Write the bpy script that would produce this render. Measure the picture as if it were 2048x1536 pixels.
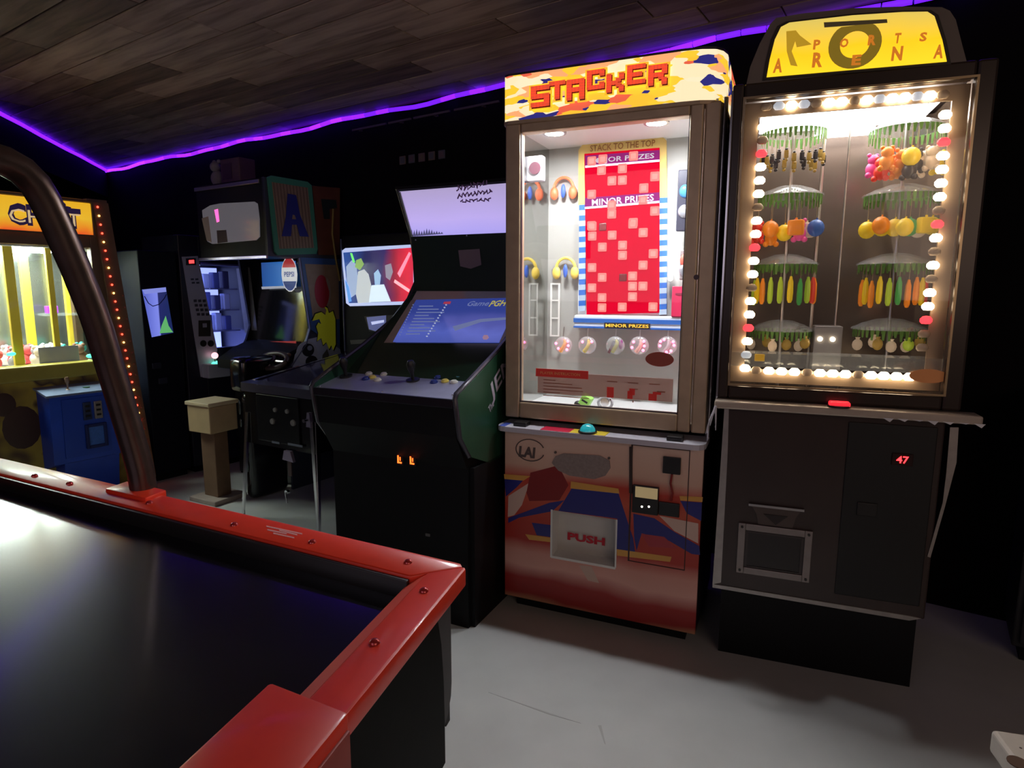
import bpy, bmesh, math, random
from mathutils import Vector, Matrix
random.seed(7)
R = math.radians
for o in list(bpy.data.objects):
    bpy.data.objects.remove(o)
SC = bpy.context.scene
COL = SC.collection

# ------------------------------------------------------------------ camera
CAM_H, FPX, PITCH, ROLL = 1.345, 1250.0, R(8.58), R(-0.144)
cd = bpy.data.cameras.new('camera')
cam = bpy.data.objects.new('camera', cd)
COL.objects.link(cam)
cd.sensor_fit = 'HORIZONTAL'
cd.sensor_width = 36.0
cd.lens = FPX / 2048.0 * 36.0
cd.clip_start = 0.02
cam.matrix_world = (Matrix.Translation((0, 0, CAM_H)) @ Matrix.Rotation(R(90) - PITCH, 4, 'X')
                    @ Matrix.Rotation(-ROLL, 4, 'Z'))
SC.camera = cam

# ------------------------------------------------------------------ world, exposure
w = bpy.data.worlds.new('world')
SC.world = w
w.use_nodes = True
bg = w.node_tree.nodes['Background']
bg.inputs[0].default_value = (0.55, 0.42, 0.5, 1)
bg.inputs[1].default_value = 0.03
SC.view_settings.view_transform = 'Standard'
SC.view_settings.look = 'None'
SC.view_settings.gamma = 1
SC.view_settings.use_curve_mapping = False
SC.view_settings.exposure = 0.0

# added fill lamps behind the viewer, for the dim ambient light
def area(name, loc, target, size, power, col):
    d = bpy.data.lights.new(name, 'AREA')
    d.energy = power
    d.size = size
    d.color = col
    o = bpy.data.objects.new(name, d)
    COL.objects.link(o)
    o.location = loc
    o.rotation_euler = (Vector(target) - Vector(loc)).to_track_quat('-Z', 'Y').to_euler()
    return o
area('fill_lamp', (1.6, -1.8, 2.4), (0.7, 2.0, 0.3), 2.6, 27.0, (1.0, 0.74, 0.58))
area('fill_lamp', (-2.0, -1.2, 2.4), (-0.6, 2.6, 0.6), 2.6, 19.0, (0.9, 0.78, 0.95))

# ------------------------------------------------------------------ pixel helpers
def ray(u, v):
    x = (u - 1024) / FPX
    y = (v - 768) / FPX
    xu = x * math.cos(ROLL) + y * math.sin(ROLL)
    yu = -x * math.sin(ROLL) + y * math.cos(ROLL)
    return Vector((xu, math.cos(PITCH) - yu * math.sin(PITCH), -math.sin(PITCH) - yu * math.cos(PITCH)))
EYE = Vector((0, 0, CAM_H))
def atz(u, v, z):
    d = ray(u, v)
    return EYE + d * ((z - CAM_H) / d.z)

class Frame:
    """a thing's own axes: x along its width, y into its depth, z up"""
    def __init__(self, P, yaw):
        self.P = P
        self.yaw = yaw
        self.M = Matrix.Translation((P[0], P[1], 0)) @ Matrix.Rotation(R(yaw), 4, 'Z')
        self.I = self.M.inverted()
    def on(self, u, v, plane):
        o = self.I @ EYE
        d = self.I.to_3x3() @ ray(u, v)
        p0, n = plane
        return o + d * ((p0 - o).dot(n) / d.dot(n))
def front(y):
    return (Vector((0, y, 0)), Vector((0, -1, 0)))
def rside(x):
    return (Vector((x, 0, 0)), Vector((1, 0, 0)))

# ------------------------------------------------------------------ materials
MATS = {}
def mat(name, col, rough=0.5, metal=0.0, emit=0.0, ecol=None, noise=0.0, nscale=8.0, coat=0.0, bump=0.0, spec=None):
    if name in MATS:
        return MATS[name]
    m = bpy.data.materials.new(name)
    m.use_nodes = True
    nt = m.node_tree
    b = nt.nodes['Principled BSDF']
    b.inputs['Base Color'].default_value = (*col, 1)
    b.inputs['Roughness'].default_value = rough
    b.inputs['Metallic'].default_value = metal
    b.inputs['Coat Weight'].default_value = coat
    b.inputs['Coat Roughness'].default_value = 0.1
    if spec is not None:
        b.inputs['Specular IOR Level'].default_value = spec
    if noise or bump:
        tc = nt.nodes.new('ShaderNodeTexCoord')
        n = nt.nodes.new('ShaderNodeTexNoise')
        n.inputs['Scale'].default_value = nscale
        n.inputs['Detail'].default_value = 6
        nt.links.new(tc.outputs['Object'], n.inputs['Vector'])
    if noise:
        mx = nt.nodes.new('ShaderNodeMix')
        mx.data_type = 'RGBA'
        mx.inputs[6].default_value = (*[c * (1 - noise) for c in col], 1)
        mx.inputs[7].default_value = (*[min(1, c * (1 + noise)) for c in col], 1)
        nt.links.new(n.outputs['Fac'], mx.inputs[0])
        nt.links.new(mx.outputs[2], b.inputs['Base Color'])
    if bump:
        bp = nt.nodes.new('ShaderNodeBump')
        bp.inputs['Strength'].default_value = bump
        bp.inputs['Distance'].default_value = 0.01
        nt.links.new(n.outputs['Fac'], bp.inputs['Height'])
        nt.links.new(bp.outputs['Normal'], b.inputs['Normal'])
    if emit:
        b.inputs['Emission Color'].default_value = (*(ecol or col), 1)
        b.inputs['Emission Strength'].default_value = emit
    MATS[name] = m
    return m

def ramp_mat(name, kind, stops, scale=5.0, rough=0.4, emit=0.0, axis='Z', distort=0.3, rng=(0, 1), const=False, coat=0.0):
    """colour bands along an axis ('bands') or shard print ('shards') or wood ('wood')"""
    m = bpy.data.materials.new(name)
    m.use_nodes = True
    nt = m.node_tree
    L = nt.links.new
    b = nt.nodes['Principled BSDF']
    b.inputs['Roughness'].default_value = rough
    b.inputs['Coat Weight'].default_value = coat
    tc = nt.nodes.new('ShaderNodeTexCoord')
    rp = nt.nodes.new('ShaderNodeValToRGB')
    els = rp.color_ramp.elements
    els[0].position = stops[0][0]; els[0].color = (*stops[0][1], 1)
    els[1].position = stops[-1][0]; els[1].color = (*stops[-1][1], 1)
    for p, c in stops[1:-1]:
        e = els.new(p); e.color = (*c, 1)
    if const:
        rp.color_ramp.interpolation = 'CONSTANT'
    if kind == 'bands':
        sep = nt.nodes.new('ShaderNodeSeparateXYZ')
        L(tc.outputs['Object'], sep.inputs[0])
        n = nt.nodes.new('ShaderNodeTexNoise')
        n.inputs['Scale'].default_value = scale
        L(tc.outputs['Object'], n.inputs['Vector'])
        ma = nt.nodes.new('ShaderNodeMath'); ma.operation = 'MULTIPLY_ADD'
        ma.inputs[1].default_value = distort; L(n.outputs['Fac'], ma.inputs[0])
        L(sep.outputs[axis], ma.inputs[2])
        mr = nt.nodes.new('ShaderNodeMapRange')
        mr.inputs['From Min'].default_value = rng[0] + distort * 0.5
        mr.inputs['From Max'].default_value = rng[1] + distort * 0.5
        L(ma.outputs[0], mr.inputs['Value'])
        L(mr.outputs['Result'], rp.inputs['Fac'])
    elif kind == 'shards':
        mp = nt.nodes.new('ShaderNodeMapping')
        mp.inputs['Rotation'].default_value = (0, R(25), 0)
        mp.inputs['Scale'].default_value = (.75, .75, 2.3)
        L(tc.outputs['Object'], mp.inputs[0])
        vo = nt.nodes.new('ShaderNodeTexVoronoi')
        vo.distance = 'MANHATTAN'
        vo.inputs['Scale'].default_value = scale
        L(mp.outputs[0], vo.inputs['Vector'])
        sp = nt.nodes.new('ShaderNodeSeparateColor')
        L(vo.outputs['Color'], sp.inputs[0])
        L(sp.outputs[0], rp.inputs['Fac'])
    else:
        mp = nt.nodes.new('ShaderNodeMapping')
        mp.inputs['Scale'].default_value = (0.9, 9.0, 9.0)
        L(tc.outputs['Object'], mp.inputs[0])
        n = nt.nodes.new('ShaderNodeTexNoise')
        n.inputs['Scale'].default_value = scale
        n.inputs['Detail'].default_value = 8
        n.inputs['Distortion'].default_value = 0.6
        L(mp.outputs[0], n.inputs['Vector'])
        L(n.outputs['Fac'], rp.inputs['Fac'])
    L(rp.outputs['Color'], b.inputs['Base Color'])
    if emit:
        L(rp.outputs['Color'], b.inputs['Emission Color'])
        b.inputs['Emission Strength'].default_value = emit
    MATS[name] = m
    return m

def glass_mat(name, tint=(1, 1, 1), gloss=0.06, rough=0.02, haze=0.0, hcol=(1, 1, 1)):
    m = bpy.data.materials.new(name)
    m.use_nodes = True
    nt = m.node_tree
    L = nt.links.new
    out = nt.nodes['Material Output']
    nt.nodes.remove(nt.nodes['Principled BSDF'])
    t = nt.nodes.new('ShaderNodeBsdfTransparent'); t.inputs[0].default_value = (*tint, 1)
    g = nt.nodes.new('ShaderNodeBsdfGlossy'); g.inputs['Roughness'].default_value = rough
    fr = nt.nodes.new('ShaderNodeLayerWeight')
    pw = nt.nodes.new('ShaderNodeMath'); pw.operation = 'POWER'; pw.inputs[1].default_value = 5
    L(fr.outputs['Facing'], pw.inputs[0])
    ma = nt.nodes.new('ShaderNodeMath'); ma.operation = 'MULTIPLY_ADD'
    ma.inputs[1].default_value = .45; ma.inputs[2].default_value = gloss + .015
    ma.use_clamp = True
    L(pw.outputs[0], ma.inputs[0])
    mx = nt.nodes.new('ShaderNodeMixShader')
    L(ma.outputs[0], mx.inputs[0]); L(t.outputs[0], mx.inputs[1]); L(g.outputs[0], mx.inputs[2])
    last = mx
    if haze:
        df = nt.nodes.new('ShaderNodeBsdfDiffuse'); df.inputs[0].default_value = (*hcol, 1)
        m2 = nt.nodes.new('ShaderNodeMixShader'); m2.inputs[0].default_value = haze
        L(mx.outputs[0], m2.inputs[1]); L(df.outputs[0], m2.inputs[2])
        last = m2
    L(last.outputs[0], out.inputs['Surface'])
    MATS[name] = m
    return m

M = mat
black = M('black_paint', (0.004, 0.004, 0.005), 0.6, noise=0.3, nscale=12, spec=.25)
blackg = M('black_gloss', (0.005, 0.005, 0.006), 0.18, coat=0.4)
darkwall = M('dark_wall', (0.005, 0.0042, 0.0048), 0.9, noise=0.5, nscale=3, bump=0.1, spec=.1)
chrome = M('chrome', (0.75, 0.74, 0.76), 0.18, 1.0)
steel = M('brushed_steel', (0.45, 0.43, 0.43), 0.35, 1.0, noise=0.2, nscale=20)
bronze = M('bronze_frame', (0.48, 0.35, 0.23), 0.42, 0.5, noise=0.2, nscale=15)
white = M('white_panel', (0.78, 0.78, 0.76), 0.5, noise=0.05, nscale=5)
whitepl = M('white_plastic', (0.72, 0.70, 0.66), 0.4, noise=0.08, nscale=9)
glass = glass_mat('clear_glass', gloss=0.01)
acryl = glass_mat('clear_acrylic', tint=(0.93, 0.95, 0.96), gloss=0.1, rough=0.08, haze=0.12, hcol=(0.8, 0.85, 0.9))
baggie = glass_mat('clear_bag', tint=(0.95, 0.93, 0.95), gloss=0.12, rough=0.15, haze=0.15)
redpaint = M('red_rail_paint', (0.86, 0.045, 0.014), 0.40, noise=0.12, nscale=14, coat=0.15)

# ------------------------------------------------------------------ mesh helpers
class B:
    def __init__(s):
        s.bm = bmesh.new()
    def box(s, x0, x1, y0, y1, z0, z1, bev=0.0, seg=2):
        r = bmesh.ops.create_cube(s.bm, size=1.0)['verts']
        for v in r:
            v.co = Vector(((x0 + x1) / 2 + v.co.x * (x1 - x0), (y0 + y1) / 2 + v.co.y * (y1 - y0), (z0 + z1) / 2 + v.co.z * (z1 - z0)))
        if bev:
            es = list({e for v in r for e in v.link_edges})
            bmesh.ops.bevel(s.bm, geom=es, offset=bev, segments=seg, affect='EDGES', profile=0.5)
        return s
    def poly(s, pts, n, th):
        """flat polygon extruded along n by th (pts counter-clockwise or not)"""
        n = Vector(n).normalized()
        a = [s.bm.verts.new(Vector(p)) for p in pts]
        c = [s.bm.verts.new(Vector(p) + n * th) for p in pts]
        s.bm.faces.new(a); s.bm.faces.new(list(reversed(c)))
        k = len(a)
        for i in range(k):
            s.bm.faces.new((a[i], c[i], c[(i + 1) % k], a[(i + 1) % k]))
        return s
    def prism(s, yz, x0, x1):
        return s.poly([(x0, y, z) for y, z in yz], (1, 0, 0), x1 - x0)
    def slab(s, xz, y0, y1):
        return s.poly([(x, y0, z) for x, z in xz], (0, 1, 0), y1 - y0)
    def plan(s, xy, z0, z1):
        return s.poly([(x, y, z0) for x, y in xy], (0, 0, 1), z1 - z0)
    def cyl(s, p0, p1, r0, r1=None, seg=16):
        r1 = r0 if r1 is None else r1
        p0 = Vector(p0); p1 = Vector(p1)
        d = p1 - p0
        q = Vector((0, 0, 1)).rotation_difference(d)
        m = Matrix.Translation((p0 + p1) / 2) @ q.to_matrix().to_4x4()
        bmesh.ops.create_cone(s.bm, cap_ends=True, segments=seg, radius1=r0, radius2=max(r1, 1e-5), depth=d.length, matrix=m)
        return s
    def ball(s, c, r, sc=(1, 1, 1), u=12, v=8, rot=None):
        m = Matrix.Translation(c) @ (rot or Matrix.Identity(4)) @ Matrix.Diagonal((sc[0], sc[1], sc[2], 1))
        bmesh.ops.create_uvsphere(s.bm, u_segments=u, v_segments=v, radius=r, matrix=m)
        return s
    def lathe(s, prof, c=(0, 0, 0), seg=20):
        rings = []
        for r, z in prof:
            if r < 1e-6:
                rings.append([s.bm.verts.new((c[0], c[1], c[2] + z))])
            else:
                rings.append([s.bm.verts.new((c[0] + r * math.cos(2 * math.pi * i / seg), c[1] + r * math.sin(2 * math.pi * i / seg), c[2] + z)) for i in range(seg)])
        for a, b in zip(rings, rings[1:]):
            for i in range(seg):
                j = (i + 1) % seg
                if len(a) == 1 and len(b) > 1: s.bm.faces.new((a[0], b[i], b[j]))
                elif len(b) == 1 and len(a) > 1: s.bm.faces.new((a[j], a[i], b[0]))
                elif len(a) > 1: s.bm.faces.new((a[i], b[i], b[j], a[j]))
        return s
    def tube(s, path, r, seg=12, cap=True):
        path = [Vector(p) for p in path]
        up = Vector((0, 0, 1))
        rings = []
        prev = None
        for i, p in enumerate(path):
            t = (path[min(i + 1, len(path) - 1)] - path[max(i - 1, 0)]).normalized()
            if prev is None:
                a = t.orthogonal().normalized()
            else:
                a = (prev - t * prev.dot(t)).normalized()
            prev = a
            b = t.cross(a)
            rr = r[i] if isinstance(r, (list, tuple)) else r
            rings.append([s.bm.verts.new(p + (a * math.cos(2 * math.pi * k / seg) + b * math.sin(2 * math.pi * k / seg)) * rr) for k in range(seg)])
        for a, b in zip(rings, rings[1:]):
            for k in range(seg):
                s.bm.faces.new((a[k], a[(k + 1) % seg], b[(k + 1) % seg], b[k]))
        if cap:
            s.bm.faces.new(list(reversed(rings[0]))); s.bm.faces.new(rings[-1])
        return s
    def frame(s, x0, x1, z0, z1, wl, wr, wb, wt, y0, y1, bev=0.0):
        s.box(x0, x0 + wl, y0, y1, z0, z1, bev); s.box(x1 - wr, x1, y0, y1, z0, z1, bev)
        s.box(x0 + wl, x1 - wr, y0, y1, z0, z0 + wb, bev); s.box(x0 + wl, x1 - wr, y0, y1, z1 - wt, z1, bev)
        return s
    def go(s, name, m, parent=None, smooth=False):
        bmesh.ops.recalc_face_normals(s.bm, faces=s.bm.faces)
        me = bpy.data.meshes.new(name)
        s.bm.to_mesh(me); s.bm.free()
        me.materials.append(m)
        if smooth:
            for p in me.polygons: p.use_smooth = True
            try: me.set_sharp_from_angle(angle=R(40))
            except Exception: pass
        o = bpy.data.objects.new(name, me)
        COL.objects.link(o)
        if parent is not None: o.parent = parent
        return o

def tag(o, label=None, cat=None, group=None, kind=None):
    if label: o['label'] = label
    if cat: o['category'] = cat
    if group: o['group'] = group
    if kind: o['kind'] = kind
    return o
def thing(name, label, cat, fr=None, group=None, loc=None):
    o = bpy.data.objects.new(name, None)
    o.empty_display_size = 0.1
    COL.objects.link(o)
    if fr is not None: o.matrix_world = fr.M
    elif loc is not None: o.location = loc
    return tag(o, label, cat, group)
def place(o, fr, p=(0, 0, 0)):
    o.matrix_world = fr.M @ Matrix.Translation(p)
    return o

def decal(name, root, fr, plane, px, m, th=0.002, lift=0.0):
    n = plane[1]
    return B().poly([fr.on(u, v, plane) + n * lift for u, v in px], n, th).go(name, m, root)
def text(name, root, body, p0, right, n, height, m, width=None, th=0.002, shear=0.0, bold=0.018):
    """lettering flat on a plane: baseline start p0, direction right, outward normal n"""
    cu = bpy.data.curves.new('t', 'FONT')
    cu.body = body
    cu.size = 1.0
    cu.shear = shear
    cu.offset = bold
    cu.extrude = 0.0
    cu.resolution_u = 2
    ob = bpy.data.objects.new('t', cu)
    COL.objects.link(ob)
    dg = bpy.context.evaluated_depsgraph_get()
    me = bpy.data.meshes.new_from_object(ob.evaluated_get(dg))
    bpy.data.objects.remove(ob)
    bpy.data.curves.remove(cu)
    xs = [v.co.x for v in me.vertices]; ys = [v.co.y for v in me.vertices]
    if not xs: return None
    x0, x1, y0, y1 = min(xs), max(xs), min(ys), max(ys)
    right = Vector(right).normalized(); n = Vector(n).normalized()
    up = n.cross(right)
    sy = height / (y1 - y0)
    sx = (width / (x1 - x0)) if width else sy
    for v in me.vertices:
        v.co = Vector(p0) + right * ((v.co.x - x0) * sx) + up * ((v.co.y - y0) * sy) + n * th
    me.name = name
    me.materials.clear(); me.materials.append(m)
    o = bpy.data.objects.new(name, me)
    COL.objects.link(o)
    if root is not None: o.parent = root
    return o
def text_px(name, root, fr, plane, body, pl, pr, hpx, m, th=0.003, shear=0.0, bold=0.018):
    """lettering between two pixels of its baseline, hpx high in the picture"""
    a = fr.on(*pl, plane); b = fr.on(*pr, plane)
    t = fr.on(pl[0], pl[1] - hpx, plane)
    return text(name, root, body, a, b - a, plane[1], (t - a).length, m, (b - a).length, th, shear, bold)

GLYPH = {'S': ['11111', '10000', '10000', '11111', '00001', '00001', '11111'],
         'T': ['11111', '00100', '00100', '00100', '00100', '00100', '00100'],
         'A': ['11111', '10001', '10001', '11111', '10001', '10001', '10001'],
         'C': ['11111', '10001', '10000', '10000', '10000', '10001', '11111'],
         'K': ['10001', '10001', '10010', '11100', '10010', '10001', '10001'],
         'E': ['11111', '10000', '10000', '11110', '10000', '10000', '11111'],
         'R': ['11111', '10001', '10001', '11110', '10010', '10001', '10001']}

# ================================================================== THE SETTING
WYAW = -33.7
we = Vector((math.cos(R(WYAW)), math.sin(R(WYAW)), 0))
wn = Vector((-math.sin(R(WYAW)), math.cos(R(WYAW)), 0))
W0 = Vector((0, 3.76, 0))
CEIL = 2.52
corner = Vector(atz(215, 345, 2.5)); corner.z = 0
corner = W0 + we * (corner - W0).dot(we)
BF = Frame((corner.x, corner.y), WYAW)      # x along back wall from the corner, y behind it
floor_m = M('floor_vinyl', (0.50, 0.50, 0.49), 0.42, noise=0.14, nscale=5, bump=0.03)
fl = tag(B().box(-8, 5, -4, 9, -0.05, 0).go('floor', floor_m), kind='structure')
# worn scuffs on the floor
scuff = M('floor_scuff', (0.40, 0.39, 0.38), 0.6)
for pts in ([(980, 1385), (1100, 1425), (1165, 1446), (1100, 1428)], [(1200, 1450), (1212, 1485), (1215, 1488), (1206, 1450)]):
    B().poly([atz(u, v, 0.0) for u, v in pts], (0, 0, 1), 0.0008).go('scuff_mark', scuff, fl)

wb = tag(B().box(-2.6, 9.5, 0.0, 0.1, 0, CEIL + 0.05).go('wall_back', darkwall), kind='structure')
place(wb, BF)
wl = tag(B().box(-0.1, 0.0, -8.0, 0.1, 0, CEIL + 0.05).go('wall_left', darkwall), kind='structure')
place(wl, BF, (-1.2, 0, 0))

ce_m = M('ceiling_base', (0.02, 0.016, 0.016), 0.9)
ce = tag(B().box(-3, 9.5, -8.0, 0.3, CEIL + 0.012, CEIL + 0.06).go('ceiling', ce_m), kind='structure')
place(ce, BF)
def wood(name, a, b, c):
    return ramp_mat(name, 'wood', [(0.30, a), (0.5, b), (0.68, c)], scale=2.2, rough=0.62)
planks = [wood('ceiling_wood_a', (0.17, 0.11, 0.085), (0.36, 0.25, 0.20), (0.48, 0.35, 0.28)),
          wood('ceiling_wood_b', (0.09, 0.058, 0.044), (0.20, 0.135, 0.105), (0.30, 0.21, 0.165)),
          wood('ceiling_wood_c', (0.24, 0.165, 0.13), (0.46, 0.33, 0.27), (0.56, 0.42, 0.35))]
PW = 0.185
pm = {}
for k, m in enumerate(planks):
    for L in (0.9, 1.25, 1.7):
        b = B().box(-L / 2 + 0.003, L / 2 - 0.003, -PW / 2 + 0.003, PW / 2 - 0.003, -0.011, 0.012, 0.003, 1)
        o = b.go('plank', m); pm[k, L] = o.data
        bpy.data.objects.remove(o)
for row in range(12):
    x = -2.6 - random.random() * 0.6
    while x < 7.4:
        L = random.choice((0.9, 1.25, 1.7))
        o = bpy.data.objects.new('plank', pm[random.randrange(3), L])
        COL.objects.link(o); o.parent = ce
        o.location = (x + L / 2, -0.10 - PW * (row + 0.5) + 0.1, CEIL - random.random() * 0.002)
        x += L

# diagonal bulkhead with its purple light tape
pa = atz(215, 345, 2.5); pb = atz(0, 230, 2.5)
bd = (pb - pa); bd.z = 0; bd.normalize()
bn = Vector((-bd.y, bd.x, 0))
if bn.x > 0: bn = -bn
q = [pa + bn * 0.02, pa + bd * 4.5 + bn * 0.02, pa + bd * 4.5 + bn * 0.12, pa + bn * 0.12]
tag(B().plan([(p.x, p.y) for p in q], 2.24, CEIL).go('trim_1', darkwall), kind='structure')

purple = [M('led_purple_%d' % i, (0.2, 0.05, 0.8), 0.4, emit=e, ecol=c) for i, (e, c) in enumerate(
    [(3.6, (0.11, 0.006, 1.0)), (5.0, (0.115, 0.007, 1.0)), (1.6, (0.13, 0.009, 0.8)), (7.0, (0.105, 0.008, 1.0))])]
tape_m = M('led_tape_backing', (0.05, 0.03, 0.12), 0.5)
def led_tape(label, a, b, levels, seed, wob):
    t = thing('led_strip', label, 'light strip', loc=a)
    rnd = random.Random(seed)
    d = b - a
    L = d.length
    dn = d.normalized()
    k = max(2, int(L / 0.11))
    off = [Vector((0, 0, wob * (math.sin(i * 0.55 + seed) + 0.5 * math.sin(i * 1.3)) - 0.3 * wob)) for i in range(k + 1)]
    path = [dn * (L * i / k) + off[i] for i in range(k + 1)]
    side = Vector((-dn.y, dn.x, 0)) * 0.004
    B().tube([p + side * (1 if side.dot(a) > 0 else -1) * 2 for p in path], 0.008, 6).go('tape', tape_m, t)
    for i in range(k):
        f = (i + 0.5) / k
        B().tube([path[i].lerp(path[i + 1], 0.03), path[i].lerp(path[i + 1], 0.97)], 0.0135, 8).go('led_segment', purple[levels(f, rnd)], t)
    return t
Lb0 = BF.M @ Vector((0.0, -0.03, 2.49)); Lb1 = BF.M @ Vector((7.6, -0.03, 2.49))
def lv_back(f, r):
    if f < 0.10: return 3
    if f < 0.45: return 1 if r.random() < 0.6 else 0
    return 0 if r.random() < 0.55 else 2
led_tape('purple light tape along the top of the back wall', Lb0, Lb1, lv_back, 3, 0.008)
led_tape('purple light tape along the diagonal ceiling bulkhead', pa + bd * 0.06 + Vector((0, 0, -0.01)) - bn * 0.0, pa + bd * 4.3 + Vector((0, 0, -0.01)), lambda f, r: 0, 5, 0.002)

# thin rail and small cards on the back wall
def onwall(u, v, off=0.0):
    return BF.on(u, v, front(-off))
t = thing('wall_rail', 'thin metal rail screwed high on the black back wall', 'rail', BF)
p0 = onwall(702, 258, .03); p1 = onwall(995, 208, .03)
zr = (p0.z + p1.z) / 2
railm = M('dull_rail', (0.22, 0.18, 0.2), 0.4, 0.7)
for f0, f1 in ((0, .26), (.28, .44), (.46, .70), (.73, 1.0)):
    a = p0.lerp(p1, f0); b = p0.lerp(p1, f1)
    B().box(a.x, b.x, -0.034, -0.022, zr - 0.006, zr + 0.006).go('rail_section', railm, t)
for f in (0.05, 0.36, .6, .9):
    a = p0.lerp(p1, f)
    B().box(a.x - .008, a.x + .008, -0.024, 0.0, zr - .01, zr + .01).go('bracket', railm, t)
cardm = [M('card_%d' % i, c, 0.6) for i, c in enumerate([(.16, .12, .10), (.10, .11, .13), (.15, .10, .12)])]
for i, (u, v) in enumerate([(804, 322), (822, 319), (842, 316), (862, 313), (882, 310)]):
    p = onwall(u, v, 0)
    o = B().box(-.026, .026, -.008, 0, -.026, .026, .002).go('photo_card', cardm[i % 3])
    B().box(-.018, .018, -.0095, -.008, -.018, .018).go('print', cardm[(i + 1) % 3], o)
    place(o, BF, p)
    tag(o, 'small dim square card in the row pinned on the black wall', 'card', 'cards pinned on the back wall')

# ================================================================== PRIZE MACHINE WITH BLOCK DISPLAY
SF = Frame((-0.028, 2.519), -23.4)
st = thing('prize_machine', 'brightly lit prize machine with red block display behind glass under blocky lettered marquee', 'arcade machine', SF)
SW, SD = 0.79, 0.52
B().box(.04, .75, .04, SD - .03, 0, .055).go('plinth', black, st)
panel_m = ramp_mat('red_panel_print', 'bands',
    [(0.0, (0.465, 0.202, 0.109)), (.03, (0.341, 0.019, 0.016)), (.13, (0.388, 0.023, 0.019)), (.21, (0.775, 0.403, 0.341)), (.29, (0.682, 0.310, 0.248)), (.36, (0.434, 0.031, 0.019)),
     (.50, (0.465, 0.046, 0.023)), (.60, (0.558, 0.093, 0.046)), (.70, (0.512, 0.039, 0.019)), (.78, (0.651, 0.403, 0.295)), (1.0, (0.713, 0.496, 0.388))],
    scale=3.0, rough=.35, distort=.10, rng=(.05, .80))
OX0, OX1, OZ0, OZ1 = .209, .477, .262, .460
b = B()
b.box(0, OX0, 0, .02, .052, .79); b.box(OX1, SW, 0, .02, .052, .79)
b.box(OX0, OX1, 0, .02, .052, OZ0); b.box(OX0, OX1, 0, .02, OZ1, .79)
b.go('front_panel', panel_m, st)
B().box(0, .018, .02, SD, .052, .79).box(SW - .018, SW, .02, SD, .052, .79).box(.018, SW - .018, SD - .02, SD, .052, .79).go('body', M('purple_black', (.02, .012, .02), .5), st)
F0 = front(0.0)
navy = M('navy_print', (.022, .022, .20), .35)
gold = M('gold_print', (.70, .36, .07), .35)
pinkw = M('pale_print', (.66, .46, .38), .4)
dred = M('dark_red_print', (.24, .012, .012), .4)
rose = M('rose_print', (.40, .035, .05), .4)
for nm, m, px, lf in [
    ('blue_chute_print', navy, [(1145, 975), (1238, 985), (1256, 1040), (1268, 1075), (1272, 1103), (1235, 1100), (1236, 1036), (1118, 1021)], .0004),
    ('gold_stripe', gold, [(1143, 962), (1238, 976), (1240, 986), (1142, 976)], .0006),
    ('blue_swoosh', navy, [(1018, 1036), (1018, 1046), (1040, 1035), (1106, 1022), (1130, 1000), (1100, 1005)], .0003),
    ('blue_swoosh', navy, [(1010, 958), (1048, 960), (1034, 975), (1013, 993)], .0003),
    ('gold_stripe', gold, [(1009, 948), (1035, 950), (1062, 952), (1048, 961), (1010, 958)], .0006),
    ('blue_swoosh', navy, [(1268, 1026), (1310, 1035), (1350, 1062), (1400, 1090), (1402, 1108), (1385, 1106), (1340, 1080), (1285, 1065), (1275, 1100), (1270, 1075)], .0003),
    ('pale_shard', pinkw, [(1018, 992), (1060, 965), (1045, 1010), (1030, 1030), (1017, 1034)], .0002),
    ('red_shard', dred, [(1062, 945), (1118, 930), (1138, 970), (1120, 1000), (1060, 1002), (1054, 985)], .00025),
    ('gold_stripe', gold, [(1052, 1068), (1106, 1075), (1106, 1084), (1060, 1079)], .0006),
    ('blue_swoosh', navy, [(1065, 1045), (1106, 1050), (1106, 1074), (1075, 1070)], .0003),
    ('gold_stripe', gold, [(1235, 1097), (1345, 1112), (1342, 1122), (1236, 1110)], .0006),
    ('rose_shard', rose, [(1284, 1066), (1330, 1072), (1355, 1095), (1300, 1092)], .0004),
    ('pale_shard', pinkw, [(1320, 1030), (1398, 1045), (1398, 1085), (1350, 1060)], .0002),
    ('blue_swoosh', navy, [(1362, 1000), (1405, 1003), (1404, 1040), (1375, 1025)], .0003),
    ('gold_stripe', gold, [(1360, 990), (1407, 992), (1406, 1002), (1362, 999)], .0006),
    ('pale_shard', pinkw, [(1160, 1130), (1185, 1132), (1200, 1165), (1178, 1160)], .0003),
]:
    decal(nm, st, SF, F0, px, m, .0006, lf)
# maker's oval with letters
greyp = M('print_dark', (.10, .07, .06), .5)
c = SF.on(1061, 900, F0)
B().tube([c + Vector((.062 * math.cos(a), -.002, .045 * math.sin(a))) for a in [R(20 + i * 14) for i in range(24)]], .0022, 6).go('logo_ring', greyp, st)
text('logo_letters', st, 'LAI', SF.on(1038, 913, F0), (1, 0, 0), (0, -1, 0), .046, greyp, .075, shear=.1, bold=.05)
# speaker plate
decal('speaker_plate', st, SF, F0, [(1105, 925), (1112, 912), (1128, 906), (1200, 910), (1220, 920), (1222, 935), (1212, 950), (1190, 957), (1140, 950), (1118, 940)],
      M('speaker_grey', (.26, .20, .18), .6, noise=.3, nscale=120), .004)
for u, v in ((1112, 904), (1219, 915)):
    p = SF.on(u, v, F0)
    B().cyl(p + Vector((0, .0, 0)), p + Vector((0, -.006, 0)), .005, seg=10).go('screw', greyp, st)
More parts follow.
